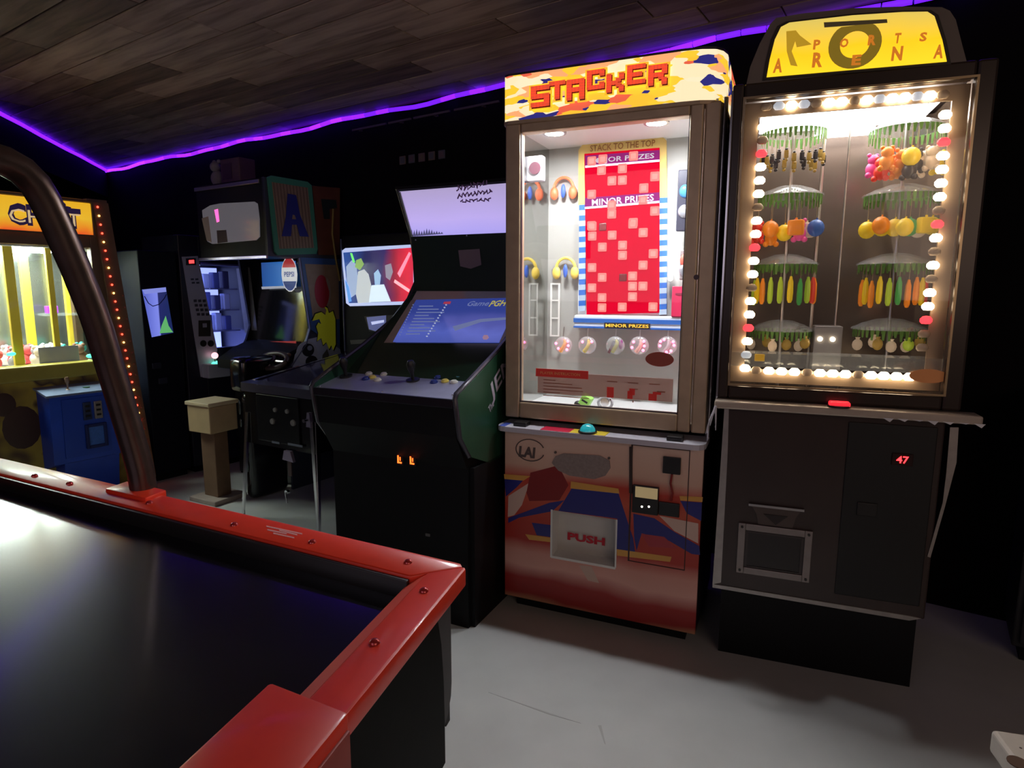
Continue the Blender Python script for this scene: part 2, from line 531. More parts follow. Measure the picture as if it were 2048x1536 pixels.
# recessed prize bin with its PUSH flap
b = B()
b.box(OX0 - .004, OX0 + .004, -.004, .10, OZ0 - .004, OZ1 + .002)
b.box(OX0, OX1, -.004, .10, OZ0 - .006, OZ0 + .004)
b.box(OX1 - .003, OX1 + .003, -.002, .10, OZ0, OZ1)
b.go('bin_frame', white, st)
flap = B().poly([(OX0 + .004, .066, OZ0 + .004), (OX1 - .003, .066, OZ0 + .004), (OX1 - .003, .072, OZ1), (OX0 + .004, .072, OZ1)], (0, 1, 0), .012).go('flap', M('flap_white', (.62, .60, .55), .5, noise=.1, nscale=10), st)
redink = M('red_ink', (.55, .01, .03), .5)
PF = front(.066)
pl = SF.on(1137, 1076, PF); pr = SF.on(1212, 1083, PF)
text('lettering', flap, 'PUSH', (pl.x, .064, pl.z - .005), (1, 0, 0), (0, -1, 0), .034, redink, pr.x - pl.x, bold=.045)
# coin door
groove = M('groove', (.05, .02, .015), .6)
cdz = B().frame(.525, .742, .30, .766, .006, .003, .003, .003, -.002, .001).go('coin_door', groove, st)
decal('hinge', cdz, SF, F0, [(1260, 892), (1266, 892), (1266, 985), (1260, 984)], M('hinge_dark', (.03, .015, .01), .4), .006)
blk = M('mech_black', (.012, .011, .011), .35)
def pxbox(name, root, fr, y, px, m, th, bev=.002):
    a = fr.on(px[0], px[1], front(y)); c2 = fr.on(px[2], px[3], front(y))
    return B().box(min(a.x, c2.x), max(a.x, c2.x), y - th, y, min(a.z, c2.z), max(a.z, c2.z), bev).go(name, m, root)
pxbox('coin_entry', cdz, SF, 0, (1328, 910, 1362, 947), blk, .012)
ba = pxbox('bill_acceptor', cdz, SF, 0, (1268, 966, 1318, 1028), blk, .016, .003)
pxbox('bill_window', ba, SF, -.016, (1272, 971, 1316, 998), M('amber_panel', (.35, .27, .14), .4, emit=.25, ecol=(.8, .6, .3)), .002, .0005)
for u in (1285, 1299):
    p = SF.on(u, 1012, front(-.016))
    B().ball(p, .004, u=8, v=6).go('indicator', M('indicator_lit', (.9, .85, .7), .4, emit=4), ba)
pxbox('coin_return', cdz, SF, 0, (1320, 1000, 1360, 1032), blk, .012)
B().tube([SF.on(u, v, front(-.01)) for u, v in ((1345, 947), (1342, 965), (1346, 985), (1343, 1000))], .004, 8).go('coin_chute_print', dred, cdz)
# ledge with button
b = B()
xy = [(-.01, .08), (-.01, -.035)] + [(.03 - .04 * math.cos(a), -.035 - .04 * math.sin(a)) for a in (R(30), R(60))] + [(.03, -.075), (.76, -.075)] + \
     [(.76 + .04 * math.sin(a), -.035 - .04 * math.cos(a)) for a in (R(30), R(60))] + [(.80, -.035), (.80, .08)]
b.plan(xy, .785, .805)
led = b.go('ledge', M('ledge_white', (.55, .52, .58), .3, noise=.1), st)
def ledge_patch(name, x0, x1, m, y0=-.07, y1=.0, th=.0015):
    return B().box(x0, x1, y0, y1, .805, .805 + th).go(name, m, led)
ledge_patch('red_patch', .18, .30, M('ledge_red', (.6, .02, .06), .4))
ledge_patch('yellow_patch', .30, .44, M('ledge_yellow', (.75, .55, .05), .4))
ledge_patch('blue_patch', 0.005, .03, M('ledge_blue', (.08, .12, .5), .4))
bt = B().lathe([(0, 0), (.036, 0), (.036, .006), (.031, .008)], (.365, -.045, .8065), 24).go('button_ring', blk, led, True)
B().lathe([(.030, 0), (.028, .010), (.020, .021), (.010, .026), (0, .0275)], (.365, -.045, .8135), 20).go('button_dome', M('teal_dome', (.02, .30, .34), .15, emit=.25, ecol=(.05, .8, .9), coat=.6), led, True)
for x in (.085, .69):
    B().box(x - .028, x + .028, -.05, .0, .805, .822, .003).go('latch', blk, led)

# upper cabinet: bronze door frame, glass, marquee
WX0, WX1, WZ0, WZ1 = .062, .690, .895, 1.935
b = B()
b.box(.0, WX0, .0, .05, .83, 1.975, .006)
b.box(WX1, WX1 + .045, .0, .05, .83, 1.975, .006)
b.box(WX1 + .049, SW, .004, .06, .83, 1.975, .006)
b.box(WX0, WX1, .0, .05, .83, WZ0, .006)
b.box(WX0, WX1, .0, .05, WZ1, 1.975, .006)
fr_o = b.go('window_frame', bronze, st)
B().box(WX0 - .006, WX1 + .006, .006, .02, WZ0 - .006, WZ0 + .004).box(WX0 - .006, WX0 + .003, .006, .02, WZ0, WZ1).box(WX1 - .003, WX1 + .005, .006, .02, WZ0, WZ1).go('glazing_bead', M('bead_dark', (.06, .045, .05), .4, .3), fr_o)
B().cyl((.735, -.004, 1.39), (.735, .004, 1.39), .009).go('lock', M('lock_dark', (.04, .02, .02), .3, .5), fr_o)
B().box(WX0, WX1, .022, .026, WZ0, WZ1).go('glass_pane', glass, st)
# sides of the upper cabinet: left mirrored inside, right with chrome corner
B().box(.0, .012, .05, SD, .83, 1.975).go('side_panel', M('side_dark', (.05, .04, .06), .4), st)
B().box(SW - .012, SW, .06, SD, .83, 1.975).go('side_panel', M('side_dark', (.05, .04, .06), .4), st)
B().cyl((SW + .004, .075, .80), (SW + .004, .075, 2.0), .012).go('corner_trim', chrome, st, True)
mir = M('mirror_wall', (.55, .56, .54), .06, 1.0)
B().box(.012, .018, .05, SD - .07, .83, 1.965).go('mirror_panel', mir, st)
B().box(SW - .03, SW - .012, .06, SD - .07, .83, 1.965).go('inner_wall', white, st)
B().box(.012, SW - .012, SD - .02, SD, .83, 1.975).go('rear_panel', white, st)
# the back board leans in, its left and right shoulders of the box
BY = .44
B().box(.018, SW - .03, BY, BY + .015, .845, 1.965).go('back_board', M('back_white', (.36, .35, .32), .5, noise=.04, nscale=4), st)
B().box(.018, SW - .03, .03, BY, .835, .855).go('inner_floor', M('inner_white', (.5, .5, .49), .6), st)
B().box(.012, SW - .012, .02, SD - .02, 1.965, 1.985).go('inner_ceiling', white, st)
lampw = M('downlight_white', (1, 1, 1), .4, emit=800, ecol=(.92, .96, 1.0))
for x in (.17, .56):
    d = B().lathe([(0, 0), (.032, 0), (.034, .004), (.036, .012)], (x, .085, 1.940), 20).go('downlight', lampw, st, True)
    B().lathe([(.036, .0), (.046, .0), (.046, .026)], (x, .085, 1.940), 20).go('downlight_ring', steel, d, True)
tubem = M('light_tube', (1, 1, 1), .4, emit=9, ecol=(.9, .96, 1.0))
pt = SF.on(1347, 345, front(.40)); pb2 = SF.on(1347, 555, front(.40))
B().cyl((pt.x, .40, pt.z), (pt.x, .40, pb2.z), .011).ball((pt.x, .40, pt.z), .011).ball((pt.x, .40, pb2.z), .011).go('light_tube', tubem, st, True)
# marquee
b = B()
mz0, mz1 = 1.978, 2.140
xy = [(-.006, .45), (-.006, .02), (.0, -.004), (.02, -.012), (.66, -.012), (.72, -.006), (.765, .012), (.785, .04), (.796, .08), (.796, .45)]
marq = B().plan(xy, mz0, mz1).go('marquee', ramp_mat('marquee_print', 'shards',
    [(0, (.80, .50, .03)), (.24, (.82, .68, .42)), (.46, (.66, .10, .05)), (.54, (.02, .02, .16)), (.70, (.80, .34, .14)), (.80, (.82, .70, .46)), (.93, (.80, .45, .03))],
    scale=17, rough=.3, emit=1.15, const=True), st)
B().plan([(x * 1.0 + (.002 if x > .4 else -.002), y - .003) for x, y in xy], mz0 - .012, mz0).go('marquee_rail', bronze, st)
B().plan(xy, mz1, mz1 + .008).go('marquee_cap', M('cap_dark', (.03, .02, .03), .5), st)
letr = M('letter_red', (.62, .06, .02), .4, emit=.9, ecol=(.75, .075, .03))
lety = M('letter_yellow', (.8, .42, .02), .4, emit=.9, ecol=(.95, .50, .03))
letd = M('letter_shadow', (.16, .02, .01), .5, emit=.25)
MP = front(-.012)
for ch, (u, v), (u1, v1) in [('S', (1063, 215), (1096, 172)), ('T', (1099, 200), (1128, 163)), ('A', (1134, 201), (1166, 159)), ('C', (1174, 180), (1206, 140)),
                             ('K', (1213, 185), (1245, 147)), ('E', (1254, 169), (1288, 129)), ('R', (1296, 171), (1331, 129))]:
    a = SF.on(u, v, MP); c2 = SF.on(u1, v1, MP)
    rows = GLYPH[ch]
    cw = (c2.x - a.x) / 5; chh = (c2.z - a.z) / 7
    by, br, bs = B(), B(), B()
    for r_, row in enumerate(rows):
        for q_, bit in enumerate(row):
            if bit == '1':
                x0 = a.x + q_ * cw; z0 = a.z + (6 - r_) * chh
                by.box(x0 - cw * .95, x0 + cw * 2.0, -.020, -.012, z0 - chh * 1.15, z0 + chh * 1.95)
                br.box(x0 - cw * .27, x0 + cw * 1.27, -.027, -.022, z0 - chh * .27, z0 + chh * 1.27)
                bs.box(x0 - cw * .1, x0 + cw * 1.55, -.0225, -.020, z0 - chh * .75, z0 + chh * .95)
    L_ = by.go('letter', lety, marq)
    br.go('letter_face', letr, L_); bs.go('letter_shadow', letd, L_)

# display board
DY = .425
DP = front(DY)
def D(name, root, px, m, th=.002, lift=0.0):
    return decal(name, root, SF, DP, px, m, th, lift)
yb = M('yellow_surround', (.55, .38, .12), .8, emit=.10)
disp = D('display', st, [(1168, 308), (1318, 295), (1319, 624), (1174, 628)], M('display_red', (.10, .0, .004), .85, spec=0.0, emit=.75, ecol=(.85, .004, .03)), .012)
B().box(SF.on(1168, 300, DP).x - .02, SF.on(1319, 300, DP).x + .02, DY, BY, SF.on(1174, 628, DP).z, SF.on(1240, 275, DP).z).go('display_case', white, st)
D('surround', disp, [(1156, 410), (1156, 300), (1170, 282), (1315, 266), (1331, 280), (1333, 400), (1318, 402), (1318, 295), (1168, 308), (1170, 410)], yb, .010)
brnz = M('title_print', (.25, .09, .012), .5)
text_px('title_lettering', disp, SF, front(DY - .014), 'STACK TO THE TOP', (1178, 303), (1308, 291), 13, brnz, .002)
bluew = M('ladder_blue', (.02, .10, .38), .8, emit=.12)
whitew = M('ladder_white', (.32, .40, .50), .8, emit=.12)
for side_, ua, ub in (('l', 1158, 1171), ('r', 1318, 1333)):
    v = 410 if side_ == 'l' else 395
    k = 0
    while v < 622:
        D('ladder_rung', disp, [(ua, v), (ub, v - 1), (ub, v + 9.5), (ua, v + 10.5)], (bluew, whitew)[k % 2], .011)
        v += 10.6; k += 1
mag = M('band_magenta', (.06, .004, .04), .85, spec=0.0, emit=.35, ecol=(.6, .05, .35))
pinkl = M('band_line', (.9, .6, .8), .4, emit=.6)
lettw = M('band_letters', (.3, .26, .3), .8, emit=.5)
for va, vb, body in ((312, 332, 'MAJOR PRIZES'), (396, 414, 'MINOR PRIZES')):
    D('band', disp, [(1170, va), (1318, va - 12), (1318, vb - 13), (1170, vb)], mag, .003, .012)
    D('band_line', disp, [(1170, vb), (1318, vb - 13), (1318, vb - 9), (1170, vb + 4)], pinkl, .003, .012)
    text_px('lettering', disp, SF, front(DY - .016), body, (1182, vb - 3), (1306, vb - 14), 13, lettw, .001)
blockm = M('block_pink', (.10, .02, .02), .85, spec=0.0, emit=1.0, ecol=(1.0, .27, .24))
lit = [(850, 1075), (1010, 1060), (930, 1155), (1010, 1150), (1260, 1120), (1175, 1210), (775, 1260), (1260, 1385), (930, 1410), (1095, 1475), (775, 1500), (775, 1005), (860, 990), (1095, 965), (930, 1340), (1170, 1300)]
lit = [(980 + x / 3.84, 60 + y / 3.84) for x, y in lit]
lit += [(1000 + x / 3.339, 440 + y / 3.339) for x, y in [(612, 40), (883, 22), (952, 80), (612, 105), (745, 98), (680, 178), (815, 165), (815, 232), (1020, 220), (612, 315), (952, 297),
        (680, 380), (883, 370), (612, 450), (883, 438), (952, 437), (680, 515), (883, 508), (680, 582), (815, 577), (1020, 575)]]
bb = B().box(-.019, .019, -.004, 0, -.019, .019, .004, 2)
bo = bb.go('block_light', blockm, disp); bme = bo.data; bpy.data.objects.remove(bo)
dkm = M('block_dark', (.12, .01, .01), .4)
blk_i = B().box(-.011, .011, -.0045, -.004, -.011, .011, .002, 1).go('block_core', M('block_core', (.10, .02, .02), .85, spec=0.0, emit=1.0, ecol=(1, .42, .36)), disp)
cme = blk_i.data; bpy.data.objects.remove(blk_i)
for u, v in lit:
    p = SF.on(u, v, front(DY - .012))
    o = bpy.data.objects.new('block_light', bme); COL.objects.link(o); o.parent = disp
    o.location = (p.x, DY - .0135, p.z)
    c_ = bpy.data.objects.new('block_core', cme); COL.objects.link(c_); c_.parent = o
for u, v in ((1204, 453), (1245, 554)):
    p = SF.on(u, v, front(DY - .012))
    B().box(p.x - .016, p.x + .016, DY - .0145, DY - .012, p.z - .016, p.z + .016, .003).go('dead_block', dkm, disp)
# prize shelf below the display
sz = SF.on(1250, 640, front(.36)).z
xs0 = SF.on(1147, 640, front(.36)).x; xs1 = SF.on(1368, 640, front(.36)).x
shl = B().box(xs0, xs1, .36, BY, sz - .035, sz + .02, .008, 3).go('prize_shelf', M('shelf_white', (.62, .68, .78), .4, noise=.05), st)
B().box(xs0 - .001, xs1, .357, .361, sz - .012, sz + .006).go('blue_stripe', bluew, shl)
B().box(xs0 - .001, xs1, .357, .361, sz - .036, sz - .029).go('blue_stripe', bluew, shl)
a = SF.on(1208, 658, front(.357)); c2 = SF.on(1300, 646, front(.357))
B().box(a.x, c2.x, .3555, .357, sz - .034, sz - .010).go('name_plate', M('plate_dark', (.03, .02, .02), .5), shl)
text('lettering', shl, 'MINOR PRIZES', (a.x + .006, .3550, sz - .029), (1, 0, 0), (0, -1, 0), .014, M('plate_yellow', (.9, .5, .05), .5, emit=.5), c2.x - a.x - .012, .0006)
# player instruction panel on the glass
GP = front(.021)
a = SF.on(1076, 742, GP); c2 = SF.on(1345, 808, GP)
inst = B().box(a.x, c2.x, .017, .0205, c2.z + .01, a.z, .001).go('instruction_panel', glass_mat('instruction_film', tint=(.85, .72, .68), gloss=.0, rough=.3, haze=.5, hcol=(.72, .50, .45)), st)
pill = M('pill_red', (.6, .03, .02), .5, emit=.1)
hd = B().box(a.x - .008, a.x + .21, .0155, .0175, a.z - .020, a.z + .012, .0009).go('heading_pill', pill, inst)
text('lettering', hd, 'PLAYER INSTRUCTION', (a.x + .012, .0155, a.z - .010), (1, 0, 0), (0, -1, 0), .011, M('pill_text', (.75, .35, .12), .5), .165, .0006)
inkb = M('ink_brown', (.30, .10, .06), .6)
for i, L_ in enumerate((.05, .12, .16, .165, .07, .19)):
    B().box(a.x + .025, a.x + .025 + L_, .016, .017, a.z - .034 - i * .0125, a.z - .031 - i * .0125).go('printed_line', inkb, inst)
def pb(x0, x1, z0, z1):
    return B().box(a.x + x0, a.x + x1, .0155, .017, a.z - z1, a.z - z0)
pb(.285, .312, .045, .085).go('picture', pill, inst); pb(.297, .302, .09, .096).go('picture', inkb, inst)
pb(.365, .385, .055, .085).go('picture', pill, inst); pb(.372, .393, .045, .070).go('picture', pill, inst); pb(.385, .389, .09, .098).go('picture', inkb, inst); pb(.390, .404, .045, .048).go('picture', inkb, inst)
pb(.445, .475, .060, .086).go('picture', pill, inst); pb(.475, .505, .048, .053).go('picture', inkb, inst); pb(.46, .49, .052, .062).go('picture', pill, inst)
for x in (.28, .36, .44):
    pb(x + .005, x + .045, .022, .025).go('printed_line', inkb, inst)
# oval sticker
c = SF.on(1319, 717, GP)
B().poly([c + Vector((.052 * math.cos(t_), -.001, .027 * math.sin(t_))) for t_ in [2 * math.pi * i / 28 for i in range(28)]], (0, -1, 0), .002).go('oval_sticker', M('sticker_maroon', (.22, .035, .02), .5, emit=.12), st)
# inner hooks and card
B().frame(0, .045, 0, .24, .007, .007, .006, .006, -.006, 0).box(.007, .038, -.006, 0, .08, .086).box(.007, .038, -.006, 0, .16, .166).go('card_holder', whitepl, st).location = (SF.on(1100, 668, front(.40)).x, .40, SF.on(1100, 672, front(.40)).z)

# ---- prizes hanging inside, each a thing of its own
def bagged(name, label, cat, u, v, y, builder, group=None, bagw=.05, bagh=.06):
    p = SF.on(u, v, front(y))
    t = thing(name, label, cat, None, group)
    place(t, SF, (p.x, y, p.z))
    builder(t)
    return t
orng = M('prize_orange', (.80, .16, .06), .4, emit=.25); prb = M('prize_blue', (.05, .12, .5), .4, emit=.05); yel = M('prize_yellow', (.85, .6, .10), .45)
def headset(t, c1, c2_, c3):
    B().tube([(.045 * math.cos(a), 0, .05 * math.sin(a)) for a in [R(i * 15) for i in range(13)]], .007, 8).go('headband', c1, t, True)
    for s_ in (-1, 1):
        B().ball((s_ * .043, 0, -.016), .026, (.75, .6, 1.1)).go('ear_cup', c2_, t, True)
    B().ball((0, -.004, -.008), .020, (.55, .4, 1.5)).go('plug_pouch', c3, t, True)
    B().cyl((0, 0, .05), (0, .02, .056), .003, seg=6).go('hook_loop', steel, t)
bagged('headphones', 'orange toy headphones with blue pouch hung on white back board', 'headphones', 1125, 378, .415, lambda t: headset(t, orng, orng, prb))
bagged('headphones', 'yellow toy headphones with blue pouch hung below the orange pair', 'headphones', 1130, 538, .415, lambda t: headset(t, yel, yel, prb))
def spk(t):
    B().box(-.035, .035, -.02, .02, -.05, .05, .006).go('box', M('box_grey', (.42, .40, .44), .5), t)
    B().cyl((0.004, -.026, .0), (0.004, -.018, .0), .025, seg=20).go('speaker_cone', M('cone_dark', (.06, .02, .03), .4), t)
    B().cyl((-.034, 0, .02), (-.043, 0, .02), .004, seg=6).go('hook_loop', steel, t)
bagged('speaker_box', 'grey boxed speaker with dark round cone near inner top corner', 'speaker', 1070, 338, .20, spk)
def pack(t, c1, c2_, h=.12, w_=.03):
    B().box(-w_, w_, -.012, .012, -h, h, .005).go('carton', c1, t)
    B().ball((0, -.012, h * .3), .022, (1, .5, 1.2)).go('blister', c2_, t, True)
    B().ball((0, -.012, -h * .35), .024, (1, .5, 1.1)).go('blister', M('blister_silver', (.6, .62, .68), .25, .6), t, True)
bagged('toy_pack', 'black blister pack with blue toy hung beside light tube', 'toy', 1368, 400, .35, lambda t: pack(t, M('pack_black', (.03, .03, .05), .4), M('pack_blue', (.05, .2, .45), .3)))
bagged('toy_pack', 'small pack with red and orange toy hung near light tube', 'toy', 1370, 528, .35, lambda t: pack(t, M('pack_grey', (.3, .25, .25), .4), M('pack_red', (.75, .12, .08), .4, emit=.2), .06, .022))
t = thing('red_box', 'magenta red carton standing on prize shelf below light tube', 'box')
p = SF.on(1360, 600, front(.36))
place(t, SF, (p.x, .38, sz + .02))
bx_ = B().box(-.035, .045, -.025, .025, 0, .125, .003).go('carton', M('carton_red', (.55, .02, .08), .45, emit=.1), t)
B().box(-.02, .03, -.027, -.025, .09, .098).go('print', M('carton_ink', (.25, .01, .04), .5), t)
ledp = M('prize_led', (1, .2, .35), .3, emit=5, ecol=(1, .12, .28))
bagcols = [(.85, .45, .08), (.75, .6, .1), (.45, .42, .10), (.8, .5, .4), (.55, .5, .5)]
for i, (u, c_) in enumerate(zip((1126, 1174, 1230, 1278, 1334), bagcols)):
    lab = ['small clear prize bag holding an orange toy and pink lights', 'small clear prize bag with mustard cord and two pink lights', 'small clear prize bag with silver blade and olive figure',
           'small clear prize bag with salmon toy and pink lights', 'small clear prize bag with ring of pink lights near oval sticker'][i]
    p = SF.on(u, 690, front(.36))
    t = thing('prize_bag', lab, 'prize bag', None, 'minor prize bags below the shelf')
    place(t, SF, (p.x, .362, p.z))
    B().ball((0, 0, 0), .04, (1.05, .5, 1.0), 14, 10).go('bag', baggie, t, True)
    hgt = sz - .034 - p.z
    B().cyl((0, 0, .03), (0, .004, hgt), .003, seg=6).go('hang_tab', steel, t)
    B().tube([(-.012, -.005, -.028), (.004, -.008, -.005), (.010, -.006, .012), (.004, -.004, .026)], [.010, .008, .009, .004], 8).go('toy', M('bag_toy_%d' % i, c_, .4), t, True)
    if i == 2:
        B().poly([(-.03, -.012, -.03), (-.02, -.012, -.035), (.004, -.012, .018), (-.006, -.012, .022)], (0, -1, 0), .004).go('blade', chrome, t)
        B().ball((.026, -.006, .006), .012, (.8, .6, 1.8)).go('charm', M('charm_plum', (.25, .03, .18), .4), t, True)
    spots = [[(.026, .02), (.028, 0), (.022, -.018), (-.018, -.014), (-.030, .008)], [(-.018, .016), (.024, .018)], [], [(-.022, .016), (-.028, -.008), (.022, .02), (.024, .0), (.02, -.018)],
             [(-.026, .018), (-.028, .0), (-.012, .026), (.026, .018), (.030, .004), (.018, -.02), (.0, -.026)]][i]
    for x, z in spots:
        B().ball((x, -.015, z), .0062, u=8, v=6).go('pink_light', ledp, t, True)
# loose prizes on the inner floor
t = thing('toy_box', 'lime green and black cube box leaning on the inner floor', 'box')
p = SF.on(1171, 722, front(.20)); place(t, SF, (p.x, .20, .855))
rot = Matrix.Rotation(R(28), 4, 'Y')
o = B().box(-.022, .022, -.022, .022, -.022, .022, .003).go('cube', M('lime_box', (.30, .62, .12), .4, emit=.1), t); o.matrix_local = Matrix.Translation((.006, 0, .03)) @ rot
o2 = B().box(-.014, .014, -.002, 0, -.004, .004).go('print', blk, t); o2.matrix_local = Matrix.Translation((.006, -.0225, .03)) @ rot
B().ball((-.028, -.004, .014), .016, (1.1, 1, .85)).go('ball_weight', blk, t, True)
t = thing('watch', 'silver toy watch lying on the inner floor of prize case', 'watch')
p = SF.on(1212, 735, front(.20)); place(t, SF, (p.x, .20, .855))
B().tube([(.03 * math.cos(a), .0, .026 + .024 * math.sin(a)) for a in [R(i * 30) for i in range(12)]] + [(.03, 0, .026)], .006, 8).go('strap', M('strap_grey', (.45, .45, .48), .4), t, True)
B().cyl((0, -.010, .030), (0, .004, .030), .018, seg=20).go('watch_case', chrome, t, True)

# ================================================================== KEYCHAIN CRANE MACHINE (yellow dome marquee)
KF = Frame((0.744, 2.143), -20.3)
kr = thing('crane_machine', 'tall black crane machine ringed with glowing bulbs under yellow domed marquee', 'arcade machine', KF)
K0 = front(0.0)
kbrown = M('brown_black_panel', (.034, .019, .016), .30, noise=.3, nscale=6, coat=.2)
kframe = M('frame_smoke', (.05, .036, .03), .25, .3)
B().box(.02, .645, .05, .55, 0, .275).go('plinth', black, kr)
body = B().box(.0, .655, .0, .58, .275, .945, .006).go('lower_cabinet', kbrown, kr)
strip = M('trim_steel', (.42, .38, .36), .38, .85, noise=.2, nscale=30)
decal('corner_trim', kr, KF, K0, [(1449, 815), (1458, 815), (1456, 905), (1444, 1162), (1427, 1166)], strip, .004)
decal('corner_trim', kr, KF, K0, [(1900, 850), (1917, 850), (1913, 920), (1890, 1010), (1862, 1110), (1856, 1108), (1886, 1000), (1893, 940)], strip, .004)
decal('bottom_trim', kr, KF, K0, [(1427, 1165), (1820, 1227), (1845, 1232), (1820, 1236), (1427, 1172)], strip, .004)
# black service door with lit credit display
sd = B().box(.385, .635, -.006, .0, .32, .92, .003).go('service_door', M('door_black', (.006, .0055, .006), .4), kr)
c = KF.on(1805, 915, front(-.006))
dpo = B().box(c.x - .03, c.x + .03, -.010, -.006, c.z - .02, c.z + .02, .002).go('credit_display', M('display_smoke', (.02, .002, .002), .2), sd)
text('digits', dpo, '47', (c.x - .017, -.0102, c.z - .012), (1, 0, 0), (0, -1, 0), .024, M('digit_red', (.9, .02, .02), .4, emit=6, ecol=(1, .02, .025)), .034, .001)
for u in (1725, 1744):
    p = KF.on(u, 1011, front(-.006))
    B().ball(p, .0042, u=8, v=6).go('indicator', M('indicator_dim', (.8, .7, .4), .4, emit=1.2), sd)
pxbox('coin_slot', sd, KF, -.006, (1716, 1000, 1754, 1030), blk, .006)
# prize chute frame
dz = [KF.on(u, v, K0) for u, v in ((1477, 1040), (1625, 1057), (1615, 1158), (1472, 1138))]
dx0, dx1, dz0, dz1 = .066, .304, .348, .533
ch = B().frame(dx0, dx1, dz0, dz1, .024, .024, .024, .024, -.012, .0, .002).go('prize_door_frame', M('door_steel', (.30, .26, .25), .42, .8, noise=.15, nscale=30), kr)
B().box(dx0 + .024, dx1 - .024, -.006, -.001, dz0 + .024, dz1 - .024).go('prize_door', M('door_dark', (.02, .016, .016), .3), ch)
B().frame(dx0 + .026, dx1 - .026, dz0 + .026, dz1 - .026, .008, .008, .004, .006, -.009, -.005).go('door_lip', M('lip', (.06, .05, .05), .3, .5), ch)
for x in (dx0 + .012, dx1 - .012):
    for z in (dz0 + .012, dz1 - .012):
        B().cyl((x, -.016, z), (x, -.011, z), .0045, seg=10).go('screw', blk, ch)
b = B().slab([(.105, .600), (.262, .600), (.248, .572), (.240, .535), (.13, .535), (.122, .572)], -.006, .0)
spw = b.go('chute_sign', M('sign_bronze', (.10, .075, .068), .35, .6), kr)
B().slab([(.145, .575), (.222, .575), (.186, .540)], -.009, -.006).go('arrow', M('arrow_dark', (.02, .012, .012), .4), spw)
B().box(.095, .272, -.014, -.006, .600, .608).go('panel_edge', steel, spw)
# counter
ctr = B().box(-.035, .735, -.055, .02, .945, .972, .006).go('counter', M('counter_acrylic', (.55, .46, .38), .22, .25, noise=.3, nscale=9), kr)
bt = B().cyl((.348, -.03, .972), (.348, -.03, .978), .034, seg=20).go('button_collar', blk, ctr, True)
B().box(.318, .380, -.05, -.012, .974, .990, .006, 3).go('red_button', M('button_red', (.7, .02, .03), .25, emit=.9, ecol=(1, .03, .05)), ctr)
# frayed clear tape on the counter's corner
for i, (dx, dzz) in enumerate(((-.015, -.07), (.004, -.085), (-.028, -.10))):
    B().tube([(-.03, -.057, .955), (-.03 + dx * .6, -.064, .955 + dzz * .5), (-.03 + dx, -.060, .955 + dzz)], [.004, .003, .0015], 6).go('tape_end', M('clear_tape', (.6, .6, .65), .3), ctr)
for i in range(7):
    x = .47 + i * .04
    B().poly([(x, -.058, .950), (x + .03, -.058, .950), (x + .02, -.06, .938 + .004 * (i % 3))], (0, -1, 0), .001).go('tape_tatter', MATS['clear_tape'], ctr)
# upper cabinet
UX0, UX1, UZ0, UZ1 = -.03, .690, .975, 2.005
b = B()
b.frame(UX0, UX1, UZ0, UZ1, .036, .052, .045, .05, -.004, .04, .008)
b.go('window_frame', kframe, kr)
B().box(UX0, UX0 + .02, .04, .58, UZ0, UZ1, .003).box(UX1 - .02, UX1, .04, .58, UZ0, UZ1, .003).box(UX0 + .02, UX1 - .02, .56, .58, UZ0, UZ1).box(UX0 + .02, UX1 - .02, .04, .56, UZ1 - .015, UZ1).go('upper_cabinet', M('cab_brown', (.035, .022, .018), .45, noise=.3, nscale=10), kr)
B().box(UX0 - .003, UX0 + .003, -.006, .02, UZ0, UZ1 - .02).go('edge_trim', chrome, kr)
B().frame(.004, .645, 1.02, 1.962, .006, .006, .006, .006, -.007, -.003).go('glass_trim', M('trim_gold', (.45, .33, .2), .3, .9), kr)
B().box(.004, .642, .012, .016, 1.02, 1.957).go('glass_pane', glass_mat('crane_glass', gloss=.015), kr)
inner = M('inner_bronze', (.16, .11, .085), .25, .5, noise=.3, nscale=5)
B().box(.0, .655, .50, .515, .99, 1.98).go('rear_mirror', M('smoked_mirror', (.11, .082, .068), .25, .5, noise=.3, nscale=4), kr)
B().box(-.008, .0, .04, .50, .99, 1.98).box(.650, .658, .04, .50, .99, 1.98).go('inner_sides', M('smoked_side', (.30, .22, .16), .2, .7), kr)
B().box(-.005, .655, .04, .5, .985, .995).go('inner_floor', inner, kr)
# bulb rail just behind the glass and the bulbs
rail = B().frame(.010, .640, 1.028, 1.955, .044, .044, .046, .044, .052, .062).go('bulb_rail', M('bulb_rail', (.42, .30, .20), .35, .4), kr)
lampm = M('bulb_lit', (1, .9, .75), .3, emit=14, ecol=(1.0, .80, .52))
lampo = M('bulb_off', (.55, .42, .30), .25, coat=.4)
lampr = M('bulb_red', (.8, .03, .03), .3, emit=3.0, ecol=(1, .03, .04))
lampc = M('bulb_cool', (.6, .65, .75), .25, emit=.5, ecol=(.7, .75, .85))
def mk(m):
    o = B().lathe([(0, .010), (.006, .009), (.0105, .003), (.0105, -.003), (.007, -.008), (0, -.0085)], (0, 0, 0), 10).go('bulb', m, None, True)
    d = o.data
    bpy.data.objects.remove(o)
    return d
bulbs = {'w': mk(lampm), 'o': mk(lampo), 'r': mk(lampr), 'c': mk(lampc)}
sock = B().cyl((0, 0, 0), (0, .018, 0), .007, seg=8).go('socket', M('socket_tan', (.30, .22, .14), .4), None)
sme = sock.data; bpy.data.objects.remove(sock)
BPY = .045
def bulb(u, v, k):
    p = KF.on(u, v, front(BPY))
    o = bpy.data.objects.new('bulb', bulbs[k]); COL.objects.link(o); o.parent = kr
    o.location = (p.x, BPY - .004, p.z); o.scale = (1.65, .9, 1.4)
    s_ = bpy.data.objects.new('socket', sme); COL.objects.link(s_); s_.parent = o
    return o
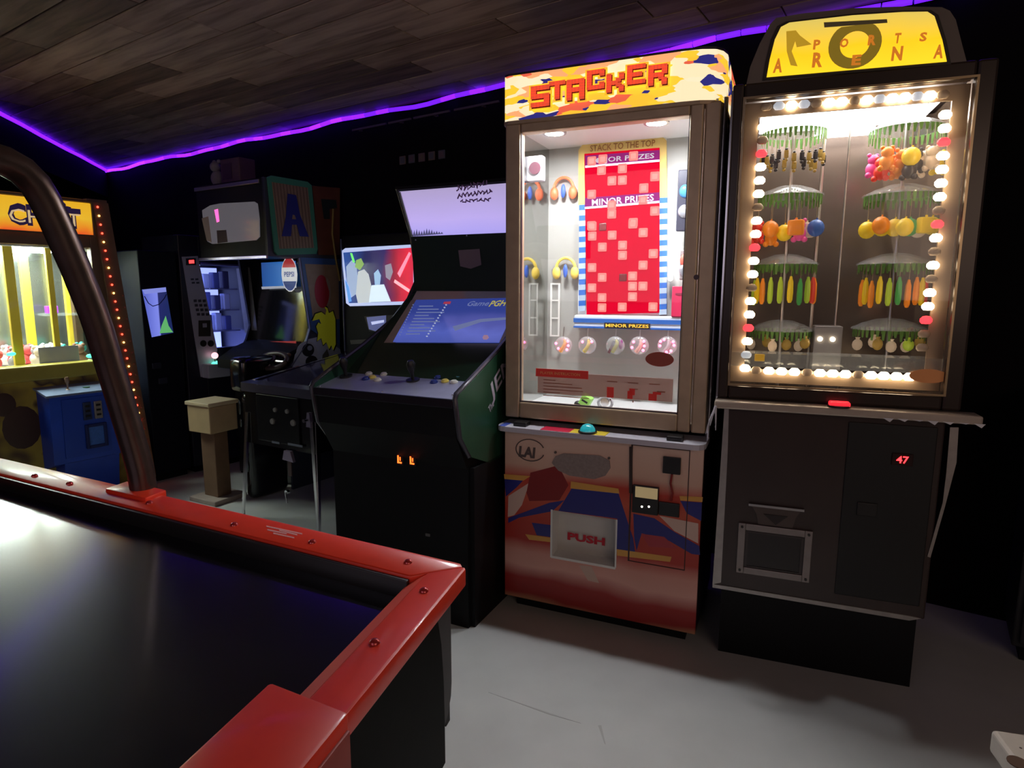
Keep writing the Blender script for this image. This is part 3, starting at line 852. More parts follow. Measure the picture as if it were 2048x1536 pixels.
Lcol = 'worwwwowwrwwowwrwcwwrww'
n_ = 19
for i in range(n_):
    f = i / (n_ - 1)
    bulb(1524 - 30 * f - 4 * f * f, 252 + 482 * f, Lcol[i])
Rcol = 'wwrwwwworwowowwroowrw'
n_ = 18
for i in range(n_):
    f = i / (n_ - 1)
    bulb(1887 - 20 * f - 24 * f * f, 226 + 465 * f, Rcol[i])
Tcol = 'ocwcowwowcwwcwowo'
for i in range(15):
    f = i / 14
    bulb(1530 + 352 * f, 212 - 26 * f, Tcol[i])
for i in range(13):
    f = i / 12
    bulb(1512 + 306 * f, 738 + 12 * f, 'owwwowwwowwww'[i])
# bright lamp panel in the roof of the case
lp = B().box(.06, .60, .10, .46, 1.945, 1.958, .003).go('roof_lamp', M('roof_lamp', (1, 1, 1), .4, emit=10, ecol=(1.0, .93, .85)), kr)
B().frame(.05, .61, 1.94, 1.962, .01, .01, .004, .004, .09, .10).go('lamp_rim', steel, lp)
p = KF.on(1688, 238, front(.40))
B().box(p.x - .10, p.x + .10, .40, .41, p.z - .055, p.z + .055, .003).go('lamp_box', M('lamp_box', (1, 1, 1), .4, emit=3.5, ecol=(1, .98, .95)), kr)
# lower clear ledge and orange sticker
a = KF.on(1470, 700, front(.03)); c2 = KF.on(1890, 706, front(.03))
B().box(.006, .640, .02, .12, a.z - .05, a.z - .004).go('acrylic_ledge', acryl, kr)
c = KF.on(1857, 748, front(.010))
B().poly([c + Vector((.053 * math.cos(t_), 0, .022 * math.sin(t_))) for t_ in [2 * math.pi * i / 26 for i in range(26)]], (0, -1, 0), .002).go('oval_sticker', M('sticker_orange', (.45, .16, .05), .5, emit=.15), kr)
c = KF.on(1519, 713, front(.02))
B().box(c.x - .016, c.x + .016, .02, .03, c.z - .012, c.z + .012, .002).go('yellow_tag', M('tag_yellow', (.85, .5, .04), .5, emit=.2), kr)
# hanging middle pole and claw guide
px_ = KF.on(1680, 500, front(.22)).x
B().cyl((px_, .22, 1.13), (px_, .22, 1.95), .0035, seg=8).go('guide_rod', steel, kr)
B().cyl((px_ - .07, .30, 1.00), (px_ - .07, .30, 1.95), .006, seg=8).go('guide_rod', steel, kr)
cp = KF.on(1650, 665, front(.20))
B().box(cp.x - .04, cp.x + .05, .16, .24, .995, cp.z + .03, .004).go('claw_box', M('claw_box', (.35, .34, .36), .3, .7), kr)
for dx in (-.02, .02):
    B().ball((cp.x + dx, .155, cp.z - .015), .008).go('claw_lamp', lampm, kr, True)
# marquee dome
dome_px = [(1490, 160), (1497, 132), (1516, 85), (1537, 45), (1549, 33), (1600, 24), (1700, 13), (1800, 9), (1880, 10), (1896, 17), (1908, 35), (1921, 85), (1930, 118), (1944, 132)]
dpts = [KF.on(u, v, K0) for u, v in dome_px]
zb = 2.002
dpts = [Vector((p.x, 0, max(p.z, zb))) for p in dpts]
dpts[0].z = dpts[-1].z = zb
dm = B().poly(dpts, (0, 1, 0), .34).go('marquee_dome', M('dome_taupe', (.15, .12, .10), .5, noise=.2, nscale=12), kr)
yel_px = [(1530, 153), (1536, 118), (1546, 78), (1558, 53), (1575, 44), (1700, 29), (1800, 22), (1850, 21), (1864, 30), (1880, 78), (1889, 120)]
yp = [KF.on(u, v, K0) for u, v in yel_px]
zl = min(yp[0].z, yp[-1].z)
rimp = [Vector(((p.x - .31) * 1.05 + .31, 0, (p.z - 2.08) * 1.09 + 2.078)) for p in yp]
B().poly(rimp, (0, -1, 0), .004).go('marquee_rim', M('rim_dark', (.02, .016, .014), .4), dm)
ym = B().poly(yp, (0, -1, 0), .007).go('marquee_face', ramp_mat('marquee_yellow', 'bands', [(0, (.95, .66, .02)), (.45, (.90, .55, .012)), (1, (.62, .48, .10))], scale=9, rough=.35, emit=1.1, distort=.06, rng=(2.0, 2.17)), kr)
YP = front(-.007)
ring_m = M('ring_olive', (.36, .24, .02), .5, emit=.38)
c = KF.on(1706, 86, YP)
nseg = 32
b = B()
for r0_, r1_, lf, mm, nm in ((.072, .040, .0006, ring_m, 'ring'),):
    pts_o = [c + Vector((r0_ * math.cos(2 * math.pi * i / nseg), -lf, .95 * r0_ * math.sin(2 * math.pi * i / nseg))) for i in range(nseg)]
    pts_i = [c + Vector((r1_ * math.cos(2 * math.pi * i / nseg), -lf, .95 * r1_ * math.sin(2 * math.pi * i / nseg))) for i in range(nseg)]
    for p in pts_o: p.z = min(max(p.z, zl + .004), yp[5].z - .03)
    for i in range(nseg):
        j = (i + 1) % nseg
        b.poly([pts_o[i], pts_o[j], pts_i[j], pts_i[i]], (0, -1, 0), .0008)
b.go('target_ring', ring_m, ym)
decal('dark_strip', ym, KF, YP, [(1644, 42), (1770, 35), (1771, 42), (1645, 52)], M('strip_olive', (.14, .11, .05), .5, emit=.1), .002)
decal('player_silhouette', ym, KF, YP, [(1569, 60), (1588, 58), (1596, 68), (1620, 86), (1590, 92), (1587, 80), (1580, 100), (1592, 130), (1578, 128), (1570, 100)], M('silhouette', (.60, .36, .02), .5, emit=.6), .001)
orl = M('orange_letter', (.8, .28, .03), .5, emit=.55, ecol=(.85, .25, .02))
for ch_, u, v, h_, w_ in [('P', 1622, 97, 17, 12), ('O', 1675, 93, 16, 15), ('R', 1731, 88, 18, 14), ('T', 1784, 84, 18, 11), ('S', 1834, 80, 16, 13),
                          ('A', 1542, 144, 25, 16), ('R', 1620, 133, 26, 18), ('E', 1699, 128, 18, 16), ('N', 1778, 119, 25, 19), ('A', 1862, 114, 24, 17)]:
    text_px('letter', ym, KF, YP, ch_, (u, v), (u + w_ * 1.15, v - w_ * .08), h_ * 1.15, orl, .002, 0.0, .045)

# ---- carousels of hanging toys
TY = .23
green_f = M('fringe_green', (.10, .24, .04), .6, noise=.4, nscale=40)
straw = M('fringe_straw', (.40, .28, .12), .6, noise=.4, nscale=60)
def carousel(cx, tiers, rad, label_side):
    root_ = thing('toy_carousel', 'clear four-tier toy carousel %s inside bulb-lit crane machine' % label_side, 'carousel')
    place(root_, KF, (cx, TY, .995))
    B().cyl((0, 0, 0), (0, 0, .96), .006, seg=10).go('pole', steel, root_)
    for z in tiers:
        zz = z - .995
        cap = B().lathe([(.006, .034), (rad * .35, .030), (rad * .7, .016), (rad, -.002), (rad, -.006), (rad * .68, .011), (rad * .3, .024), (.006, .028)], (0, 0, zz), 24).go('canopy', acryl, root_, True)
        b = B()
        for i in range(40):
            a = 2 * math.pi * i / 40
            r_ = rad * .93
            l_ = .022 + .016 * random.random()
            d = .006
            p = [(r_ * math.cos(a - d / r_), r_ * math.sin(a - d / r_), zz - .004), (r_ * math.cos(a + d / r_), r_ * math.sin(a + d / r_), zz - .004),
                 (r_ * math.cos(a + .5 * d / r_), r_ * math.sin(a + .5 * d / r_), zz - .004 - l_), (r_ * math.cos(a - .5 * d / r_), r_ * math.sin(a - .5 * d / r_), zz - .004 - l_)]
            b.poly(p, (math.cos(a), math.sin(a), 0), .0012)
        tag(b.go('fringe', green_f, root_), kind='stuff')
    return root_
LT = [KF.on(1575, v, front(TY)).z for v in (262, 388, 524, 655)]
RT = [KF.on(1800, v, front(TY)).z for v in (255, 385, 522, 652)]
cxl = KF.on(1574, 450, front(TY)).x; cxr = KF.on(1795, 450, front(TY)).x
carousel(cxl, LT, .112, 'nearer the block-display machine')
carousel(cxr, RT, .118, 'away from the block-display machine')
tm = {}
def tmat(c, e=.12):
    k = tuple(c)
    if k not in tm:
        tm[k] = M('toy_%d' % len(tm), c, .4, emit=e, coat=.2)
    return tm[k]
strm = M('string', (.42, .34, .22), .6)
SHAPES = {}
def shape(kind):
    if kind in SHAPES: return SHAPES[kind]
    parts_ = []
    if kind == 'stick':
        parts_ = [('tube', B().lathe([(0, 0), (.005, -.002), (.0085, -.014), (.0098, -.050), (.009, -.076), (.005, -.086), (0, -.087)], (0, 0, 0), 8)), ('cap', B().lathe([(0, .006), (.004, .005), (.005, -.002), (0, -.003)], (0, 0, 0), 8))]
    elif kind == 'fruit':
        parts_ = [('body', B().ball((0, 0, -.028), .028, (1, .9, 1.05), 10, 8)), ('stem', B().cyl((0, 0, -.002), (.003, 0, .006), .003, seg=6))]
    elif kind == 'cube':
        parts_ = [('body', B().box(-.026, .026, -.014, .014, -.054, -.002, .007)), ('loop', B().cyl((0, 0, -.004), (0, 0, .005), .004, seg=6))]
    elif kind == 'critter':
        parts_ = [('body', B().ball((0, 0, -.046), .022, (1, .9, 1.15), 10, 8).ball((-.017, -.006, -.066), .010).ball((.017, -.006, -.066), .010)), ('head', B().ball((0, -.004, -.016), .019, (1, .95, .95), 10, 8).ball((-.014, 0, .0), .007).ball((.014, 0, .0), .007))]
    elif kind == 'charm':
        parts_ = [('body', B().box(-.007, .007, -.004, .004, -.030, -.004, .002).ball((0, 0, -.036), .006, u=8, v=6)), ('ring', B().lathe([(.003, -.003), (.006, 0), (.003, .003)], (0, 0, .0), 8))]
    elif kind == 'pouch':
        parts_ = [('body', B().ball((0, 0, -.02), .017, (1, .6, 1.2), 8, 6)), ('tie', B().cyl((0, 0, -.003), (0, 0, .006), .005, .008, seg=8))]
    res = []
    for nm, b in parts_:
        o = b.go(nm, black, None, True)
        res.append((nm, o.data)); bpy.data.objects.remove(o)
    SHAPES[kind] = res
    return res
def toy(kind, col, col2, cx, z, rad, ang, drop, name, label, cat, group):
    t = thing(name, label, cat, None, group)
    x = cx + rad * math.cos(ang); y = TY + rad * math.sin(ang)
    place(t, KF, (x, y, z - .004 - drop))
    t.matrix_world = t.matrix_world @ Matrix.Rotation(random.uniform(-.5, .5), 4, 'Z')
    B().cyl((0, 0, 0), (0, 0, drop), .0009, seg=4).go('string', strm, t)
    for i, (nm, me) in enumerate(shape(kind)):
        me2 = me.copy(); me2.materials.clear(); me2.materials.append(tmat(col if i == 0 else col2))
        o = bpy.data.objects.new(nm, me2); COL.objects.link(o); o.parent = t
Y_, O_, RD, G_, LG, PK, BL, BE, GD, BK = (.85, .60, .02), (.85, .26, .02), (.75, .05, .03), (.06, .35, .08), (.45, .62, .05), (.80, .10, .35), (.04, .12, .42), (.70, .55, .40), (.35, .22, .04), (.03, .025, .03)
CN = {Y_: 'yellow', O_: 'orange', RD: 'red', G_: 'green', LG: 'lime', PK: 'pink', BL: 'blue', BE: 'beige', GD: 'gold', BK: 'black'}
KN = {'stick': ('tube_toy', 'slim %s tube toy', 'toy'), 'fruit': ('fruit_charm', 'round %s fruit charm', 'charm'), 'cube': ('cube_charm', '%s cushion-shaped cube charm', 'charm'),
      'critter': ('plush_keychain', 'small %s plush figure', 'plush'), 'charm': ('metal_charm', 'tiny %s metal charm', 'charm'), 'pouch': ('pouch_charm', '%s cloth pouch charm', 'charm')}
def ring(which, tier, kind, cols, drop, spread=(185, 355), r=None):
    cx, zs, rad = (cxl, LT, .10) if which == 'near' else (cxr, RT, .095)
    side_ = 'nearer to' if which == 'near' else 'farther from'
    for i, c_ in enumerate(cols):
        a = R(spread[0] + (spread[1] - spread[0]) * i / max(1, len(cols) - 1))
        kd = kind
        if isinstance(c_, tuple) and len(c_) == 2: kd, c_ = c_
        nm, lab, cat = KN[kd]
        tl = ['top', 'second', 'third', 'lowest'][tier]
        toy(kd, c_, BK if kd == 'charm' else c_, cx, zs[tier], (r or rad) * (1.0 if i % 2 == 0 or kd in ('stick', 'charm') else .62), a, drop + random.uniform(-.008, .008), nm,
            '%s on %s tier of carousel %s the block-display machine' % (lab % CN[c_], tl, side_), cat, 'toys on the %s tier of the %s carousel' % (tl, 'nearer' if which == 'near' else 'farther'))
ring('near', 0, 'charm', [GD, BK, GD, BK, BK, GD, GD, BK, GD, BK, GD, GD, BK], .075)
ring('near', 0, 'charm', [GD, BK, GD, GD, BK, GD, GD], .10, (200, 345), .075)
ring('near', 1, 'fruit', [('critter', RD), ('critter', O_), O_, Y_, ('cube', O_), ('critter', PK), BL, ('cube', BE)], .095)
ring('near', 2, 'stick', [LG, Y_, O_, LG, LG, Y_, G_, LG, RD, O_], .055)
ring('near', 3, 'pouch', [BE, GD, BE, GD, GD, BE], .030)
ring('far', 0, 'critter', [PK, RD, O_, O_, ('fruit', Y_), BK, BE, ('fruit', BE), Y_], .070)
ring('far', 0, 'critter', [RD, O_, BK, BE], .095, (210, 300), .085)
ring('far', 1, 'fruit', [Y_, Y_, O_, Y_, Y_, G_, ('cube', Y_), BE, Y_], .082)
ring('far', 2, 'stick', [O_, Y_, O_, Y_, LG, G_, O_, O_, Y_, RD, RD], .055)
ring('far', 3, 'pouch', [BE, BE, GD, BE, LG, BE, GD], .030)

# ================================================================== GREEN UPRIGHT ARCADE CABINET
GF = Frame((-0.829, 2.536), -25.5)
ga = thing('arcade_cabinet', 'green-sided upright arcade cabinet with lavender marquee and sloping blue screen', 'arcade machine', GF)
GW = .70
grn = M('green_side', (.012, .055, .028), .35, noise=.3, nscale=10)
prof = [(.0, .95), (.03, .80), (.10, .71), (.25, .65), (.84, .65), (.84, 1.83), (.62, 1.83), (.628, 1.82), (.738, 1.605), (.78, 1.395), (.70, 1.295), (.576, 1.205), (.34, 1.095), (.15, 1.02), (.01, .965)]
B().prism(prof, 0, .02).go('side_board', grn, ga)
B().prism(prof, GW - .02, GW).go('side_board', grn, ga)
edge = M('edge_moulding', (.05, .045, .06), .25, .3)
ep = prof[6:] + prof[:3]
for x in (.01, GW - .01):
    B().tube([(x, y - .003, z + .003) for y, z in ep[1:]], .010, 8).go('edge_moulding', edge, ga, True)
lowb = B().prism([(.10, 0), (.10, .66), (.02, .80), (.01, .935), (.80, .935), (.84, .66), (.84, 0)], .02, GW - .02).go('lower_cabinet', black, ga)
B().prism([(.12, 0), (.12, .66), (.84, .66), (.84, 0)], 0, .02).prism([(.12, 0), (.12, .66), (.84, .66), (.84, 0)], GW - .02, GW).go('lower_side', black, ga)
B().box(.0, GW, .80, .84, .65, 1.83).box(0, GW, .62, .84, 1.815, 1.83).go('rear_panel', black, ga)
def gplane(a, b):
    v = Vector((0, b[0] - a[0], b[1] - a[1]))
    return (Vector((0, a[0], a[1])), Vector((0, -v.z, v.y)).normalized())
CPa, CPb = (.0, .945), (.20, .985)
SCa, SCb = CPb, (.735, 1.335)
CP = gplane(CPa, CPb); SP = gplane(SCa, SCb)
def strip_panel(name, a, b, m, parent, th=.012, x0=.02, x1=GW - .02):
    n = gplane(a, b)[1]
    return B().poly([(x0, a[0], a[1]), (x1, a[0], a[1]), (x1, b[0], b[1]), (x0, b[0], b[1])], -n, th).go(name, m, parent)
cpm = M('control_metal', (.34, .34, .46), .30, .35, noise=.35, nscale=7)
ctl = strip_panel('control_panel', CPa, CPb, cpm, ga)
B().box(.02, GW - .02, -.004, .012, .915, .948, .003).go('panel_lip', M('lip_black', (.02, .02, .03), .3, .3), ctl)
scr_pl = strip_panel('screen_bezel', SCa, SCb, M('dark_green_glass', (.010, .030, .018), .12, coat=.5), ga)
def G(name, parent, plane, px, m, th=.002, lift=0.0):
    pts = [GF.on(u, v, plane) + plane[1] * lift for u, v in px]
    for p in pts: p.x = min(max(p.x, .021), GW - .021)
    return B().poly(pts, plane[1], th).go(name, m, parent)
# bezel artwork above and around the screen
G('bezel_art', scr_pl, SP, [(838, 568), (1024, 560), (1024, 600), (822, 604)], ramp_mat('bezel_art', 'bands', [(0, (.50, .40, .38)), (.4, (.55, .38, .32)), (.55, (.42, .42, .46)), (1, (.50, .46, .42))], scale=14, rough=.25, distort=.3, axis='X', rng=(0, .7)), .002)
G('bezel_art', scr_pl, SP, [(822, 602), (836, 602), (790, 687), (768, 687)], M('bezel_tan', (.40, .32, .24), .3, noise=.3, nscale=20), .002)
G('bezel_art', scr_pl, SP, [(1024, 625), (1024, 660), (1000, 687), (996, 676)], M('bezel_cream', (.5, .42, .28), .3, noise=.3, nscale=25), .002)
screen = G('screen', scr_pl, SP, [(832, 602), (1024, 597), (1024, 630), (998, 686), (786, 686)], ramp_mat('screen_blue', 'bands', [(0, (.06, .085, .36)), (.5, (.085, .12, .48)), (.75, (.05, .07, .33)), (1, (.03, .05, .26))], scale=6, rough=.12, emit=.85, distort=.10, rng=(1.08, 1.24)), .004)
dots = M('menu_white', (.6, .68, .9), .4, emit=.5)
menu = M('menu_pale', (.25, .32, .62), .4, emit=.4)
def mrow(u0, v0, u1, v1, n, s=1.6, m=dots):
    for i in range(n):
        f = i / (n - 1)
        u = u0 + (u1 - u0) * f; v = v0 + (v1 - v0) * f
        G('menu_dot', screen, SP, [(u - s, v - s * .7), (u + s, v - s * .7), (u + s, v + s * .7), (u - s, v + s * .7)], m, .001, .004)
mrow(892, 612, 854, 675, 13)
mrow(826, 612, 800, 672, 13, 1.2, menu)
for i in range(10):
    v = 614 + i * 6.2
    u = 838 - i * 2.9
    L_ = 28 + 14 * ((i * 7) % 3)
    G('menu_line', screen, SP, [(u, v), (u + L_, v - .4), (u + L_, v + 1.4), (u, v + 1.8)], menu, .001, .004)
G('menu_mark', screen, SP, [(888, 606), (902, 605), (900, 610), (886, 610)], M('menu_red', (.6, .06, .1), .4, emit=.5), .001, .004)
G('coin_print', screen, SP, [(968, 672), (975, 672), (978, 677), (974, 681), (967, 681), (965, 677)], M('menu_pink', (.6, .35, .5), .4, emit=.4), .001, .004)
text_px('screen_lettering', screen, GF, (SP[0] + SP[1] * .004, SP[1]), 'Game', (932, 613), (975, 612), 9, menu, .001, .2)
text_px('screen_lettering', screen, GF, (SP[0] + SP[1] * .004, SP[1]), 'PGH', (976, 614), (1010, 612), 11, M('menu_yellow', (.75, .65, .1), .4, emit=.5), .001, .2)
G('swoosh', screen, SP, [(905, 655), (960, 640), (1015, 636), (1012, 641), (962, 646), (910, 664)], menu, .0006, .004)
# upright panel with plaque
upn = strip_panel('speaker_panel', (.735, 1.335), (.722, 1.605), M('dark_green_panel', (.008, .020, .013), .4, noise=.2), ga)
UP = gplane((.735, 1.335), (.722, 1.605))
G('plaque', upn, UP, [(916, 501), (958, 498), (962, 530), (941, 538), (920, 533)], M('plaque_mauve', (.26, .19, .20), .4, .3), .004)
for u, v in ((830, 481), (932, 472)):
    p = GF.on(u, v, UP)
    B().ball(p, .004, u=8, v=6).go('screw', steel, upn, True)
# marquee
MQa, MQb = (.722, 1.605), (.625, 1.805)
MQ = gplane(MQa, MQb)
mqm = ramp_mat('marquee_lavender', 'bands', [(0, (.34, .30, .72)), (.35, (.42, .34, .70)), (1, (.34, .28, .46))], scale=4, rough=.25, emit=1.15, distort=.04, rng=(1.6, 1.82))
mq = strip_panel('marquee', MQa, MQb, mqm, ga, .01)
B().poly([(.02, MQa[0], MQa[1]), (.03, MQa[0], MQa[1]), (.03, MQb[0], MQb[1]), (.02, MQb[0], MQb[1])], MQ[1], .006).go('marquee_retainer', steel, mq)
plum = M('script_plum', (.13, .06, .16), .5, emit=.12)
# the scribbled two-line script
def script(u0, v0, u1, v1, h, n, seed):
    rnd = random.Random(seed)
    pts = []
    for i in range(n):
        f = i / (n - 1)
        u = u0 + (u1 - u0) * f + 2.2 * math.sin(i * 2.4)
        v = v0 + (v1 - v0) * f + h * math.sin(i * 1.9 + seed) * (.6 + .4 * rnd.random())
        p = GF.on(u, v, MQ); p += MQ[1] * .003
        pts.append(p)
    B().tube(pts, .0034, 5).go('script_lettering', plum, mq)
script(912, 378, 972, 366, 7, 26, 1); script(914, 392, 982, 382, 6, 30, 2); script(920, 403, 980, 398, 4, 22, 3)
treem = M('treeline', (.16, .15, .34), .5, emit=.35)
pts = [(820, 474)]
u = 820
rnd = random.Random(4)
while u < 884:
    h_ = max(2, (22 - (u - 820) * .28) * (.5 + .5 * rnd.random()))
    pts += [(u + 2, 473 - (u - 820) * .09 - h_), (u + 4, 473 - (u - 820) * .09 - 2)]
    u += 5
pts += [(886, 468)]
for i in range(1, len(pts) - 1, 2):
    a, b_ = pts[i], pts[i + 1]
    G('printed_tree', mq, MQ, [(a[0] - 3, 474 - (a[0] - 820) * .09), (a[0] + 3, 474 - (a[0] - 820) * .09), a], treem, .0006)
# joysticks and buttons
def on_cp(u, v):
    return GF.on(u, v, CP)
nrm = CP[1]
for u, v in ((692, 755), (826, 762)):
    p = on_cp(u, v)
    j = B().cyl(p, p + nrm * .006, .028, seg=20).go('joystick_plate', blk, ctl)
    B().tube([p, p + nrm * .03, p + nrm * .05, p + nrm * .07, p + nrm * .085], [.006, .008, .016, .019, .012], 12).go('joystick_bat', blk, j, True)
bc = {'w': M('btn_white', (.7, .68, .62), .3), 'r': M('btn_red', (.6, .04, .04), .3), 'y': M('btn_yellow', (.75, .6, .12), .3), 'b': M('btn_blue', (.02, .04, .25), .3), 'g': M('btn_teal', (.05, .15, .2), .3)}
def btn(u, v, k, r=.013):
    p = on_cp(u, v)
    o = B().cyl(p, p + nrm * .005, r * 1.25, seg=16).go('button_ring', bc[k], ctl, True)
    B().cyl(p + nrm * .004, p + nrm * .010, r, r * .85, seg=16).go('button', bc[k], o, True)
for u, v, k in [(745, 757, 'y'), (757, 745, 'r'), (768, 751, 'w'), (755, 762, 'w'), (738, 750, 'w'), (732, 760, 'b'), (772, 742, 'w'), (752, 737, 'w'),
                (890, 764, 'y'), (901, 752, 'r'), (908, 766, 'w'), (895, 742, 'w'), (876, 757, 'b'), (868, 766, 'b'), (918, 757, 'g')]:
    btn(u, v, k)
for u, v in ((736, 732), (803, 734), (829, 734), (880, 737), (940, 738), (765, 786), (905, 792), (640, 776)):
    p = on_cp(u, v)
    B().ball(p + nrm * .002, .004, u=8, v=6).go('bolt', chrome, ctl, True)
# lit coin slots
orm = M('coin_slot_orange', (.8, .1, .02), .4, emit=4.0, ecol=(1, .10, .012))
for u, v in ((802, 919), (827, 921)):
    p = GF.on(u, v, front(.095))
    s_ = B().box(p.x - .016, p.x + .016, .088, .1, p.z - .024, p.z + .024, .002).go('coin_slot', blk, lowb)
    B().box(p.x - .010, p.x - .004, .086, .09, p.z - .016, p.z + .016).box(p.x - .004, p.x + .010, .086, .09, p.z - .016, p.z - .010).box(p.x + .001, p.x + .005, .086, .09, p.z - .005, p.z + .010).go('slot_light', orm, s_)
p = GF.on(858, 1070, front(.1))
B().box(p.x - .010, p.x + .010, .094, .1, p.z - .006, p.z + .006, .001).go('keyhole_plate', M('plate_dim', (.16, .15, .15), .4, .5), lowb)
# side lettering running up the slope
RS = rside(GW)
a = GF.on(985, 812, RS); b_ = GF.on(1022, 742, RS)
lw = M('letter_lilac', (.52, .46, .56), .5)
text('side_lettering', ga, 'JEN', a, b_ - a, (1, 0, 0), .085, lw, (b_ - a).length * 1.15, .001, .15)
a2 = GF.on(980, 826, RS)
text('side_lettering', ga, 'The', a2, b_ - a, (1, 0, 0), .030, lw, .045, .001, .15)

# ================================================================== PINBALL MACHINE
PFm = Frame((-1.545, 3.565), -30)
pi = thing('pinball_machine', 'black pinball machine with chrome legs and glowing red and blue backglass', 'pinball machine', PFm)
PW_, PL_ = .56, .92
cab = B().prism([(.0, .46), (.0, .80), (PL_, .92), (PL_, .44)], 0, PW_).go('cabinet', blackg, pi)
gl = B().prism([(.06, .812), (.06, .816), (PL_ - .06, .928), (PL_ - .06, .924)], .03, PW_ - .03).go('playfield_glass', M('playfield_glass', (.03, .025, .06), .08, coat=.8), pi)
B().prism([(-.015, .765), (-.015, .815), (.06, .822), (.06, .80), (.0, .765)], -.012, PW_ + .012).go('lockdown_bar', M('lockbar', (.30, .28, .40), .22, .9), pi)
for x in (-.004, PW_ - .02):
    B().prism([(.06, .812), (.06, .824), (PL_ - .02, .932), (PL_ - .02, .92)], x, x + .024).go('side_rail', chrome, pi)
cdr = B().box(.11, .45, -.012, .0, .49, .76, .004).go('coin_door', M('coin_door_black', (.012, .012, .013), .25, .3), pi)
def pz(u, v): return PFm.on(u, v, front(-.012))
dim = M('dim_metal', (.45, .42, .40), .35, .8)
for u, v, r in ((551, 822, .013), (575, 825, .013), (546, 845, .017), (587, 848, .018)):
    p = pz(u, v)
    B().cyl(p, p + Vector((0, -.008, 0)), r, r * .9, seg=16).go('coin_button', dim, cdr, True)
for u0, u1, v in ((545, 560, 886), (577, 606, 890)):
    a = pz(u0, v); b_ = pz(u1, v)
    B().box(a.x, b_.x, -.015, -.012, a.z - .006, a.z + .006).go('price_plate', M('plate_blue_grey', (.12, .13, .17), .4), cdr)
p = pz(580, 912)
B().slab([(p.x - .040, p.z - .028), (p.x + .046, p.z - .034), (p.x + .026, p.z + .026), (p.x - .024, p.z + .026)], -.03, -.012).go('coin_return_hood', M('hood_lilac', (.30, .24, .34), .35, .5), cdr)
B().box(p.x - .012, p.x + .018, -.02, -.012, p.z - .12, p.z - .034, .003).go('coin_return_chute', M('chute_brown', (.10, .06, .06), .35, .6), cdr)
p = pz(578, 985)
B().cyl((p.x, -.012, p.z), (p.x, -.03, p.z), .012, seg=12).tube([(p.x, -.032, p.z), (p.x + .006, -.034, p.z - .03), (p.x + .012, -.034, p.z - .06)], .004, 6).go('lock_with_key', chrome, cdr)
for x, y in ((.0, .0), (PW_, .0), (.0, PL_ - .02), (PW_, PL_ - .02)):
    sx = -1 if x == 0 else 1; sy = -1 if y == 0 else 1
    zt = .64
    b = B()
    b.poly([(x - .006 * sx - .022 * (0 if sx < 0 else 1), y + sy * .004, zt), (x - .006 * sx + .022 * (1 if sx < 0 else 0), y + sy * .004, zt), (x + sx * .034 + .008, y + sy * .034, .03), (x + sx * .034 - .008, y + sy * .034, .03)], (0, -1, 0), .006)
    b.poly([(x + sx * .004, y, zt), (x + sx * .004, y - sy * .032, zt), (x + sx * .036, y + sy * .026, .03), (x + sx * .036, y + sy * .036, .03)], (1, 0, 0), .006)
    lg = b.go('leg', chrome, pi)
    B().lathe([(0, 0), (.018, 0), (.016, .012), (.006, .018), (.005, .05), (0, .05)], (x + sx * .032, y + sy * .03, 0), 12).go('leveler_foot', dim, lg, True)
p = pz(618, 838)
B().slab([(p.x - .016, p.z - .05), (p.x + .02, p.z - .05), (p.x + .012, p.z + .03), (p.x - .006, p.z + .03)], -.02, -.0).go('plunger_plate', M('hood_lilac2', (.22, .18, .26), .35, .5), pi)
B().cyl((p.x, -.02, p.z - .01), (p.x, -.05, p.z - .01), .010, seg=12).go('plunger_knob', chrome, pi, True)
# backbox
bbx = B().box(-.03, PW_ + .05, PL_ - .08, PL_ + .10, .90, 1.70, .006).go('backbox', black, pi)
BP = front(PL_ - .08)
def P(name, px, m, th=.001, lift=.0, parent=None):
    pts = [PFm.on(u, v, BP) + Vector((0, -lift, 0)) for u, v in px]
    return B().poly(pts, (0, -1, 0), th).go(name, m, parent or bbx)
P('translite_trim', [(682, 504), (690, 498), (826, 490), (830, 496), (830, 606), (824, 610), (700, 614), (692, 608)], M('translite_trim', (.5, .55, .75), .3, emit=.8, ecol=(.55, .65, 1.0)), .003)
tr = P('translite', [(686, 507), (826, 496), (826, 603), (698, 608)], ramp_mat('translite_art', 'bands', [(0, (.03, .08, .30)), (.3, (.02, .025, .10)), (.55, (.03, .02, .12)), (.72, (.30, .02, .05)), (.9, (.75, .03, .06)), (1, (.6, .03, .08))], scale=5, rough=.2, emit=1.0, distort=.12, axis='X', rng=(0, .6)), .004)
def pic(px, col, e=.9, lift=.004):
    k = 'art_%02d' % len(tr.children)
    P('art_shape', px, M(k, col, .4, emit=e), .0006, lift + .0003 * len(tr.children), tr)
# plain coloured shapes standing in for the printed figures
pic([(692, 535), (703, 522), (712, 530), (716, 560), (712, 590), (698, 600), (694, 570)], (.35, .45, .65))
pic([(716, 545), (728, 540), (737, 550), (742, 570), (742, 606), (716, 608), (712, 590)], (.55, .60, .62))
pic([(712, 522), (722, 518), (728, 530), (720, 542), (710, 536)], (.28, .48, .14))
pic([(700, 508), (704, 508), (710, 526), (706, 527)], (.15, .8, .15), 1.3)
pic([(743, 572), (768, 570), (782, 604), (738, 606)], (.62, .75, .85), 1.1)
pic([(748, 548), (756, 540), (762, 552), (760, 570), (750, 572)], (.35, .55, .8))
pic([(770, 532), (782, 528), (786, 545), (780, 562), (772, 556)], (.30, .28, .36))
pic([(795, 548), (818, 505), (822, 508), (800, 556)], (.95, .25, .35), 1.3)
pic([(790, 560), (820, 580), (818, 586), (788, 566)], (.9, .4, .45), 1.2)
pic([(690, 560), (698, 575), (704, 604), (698, 606)], (.12, .35, .8))
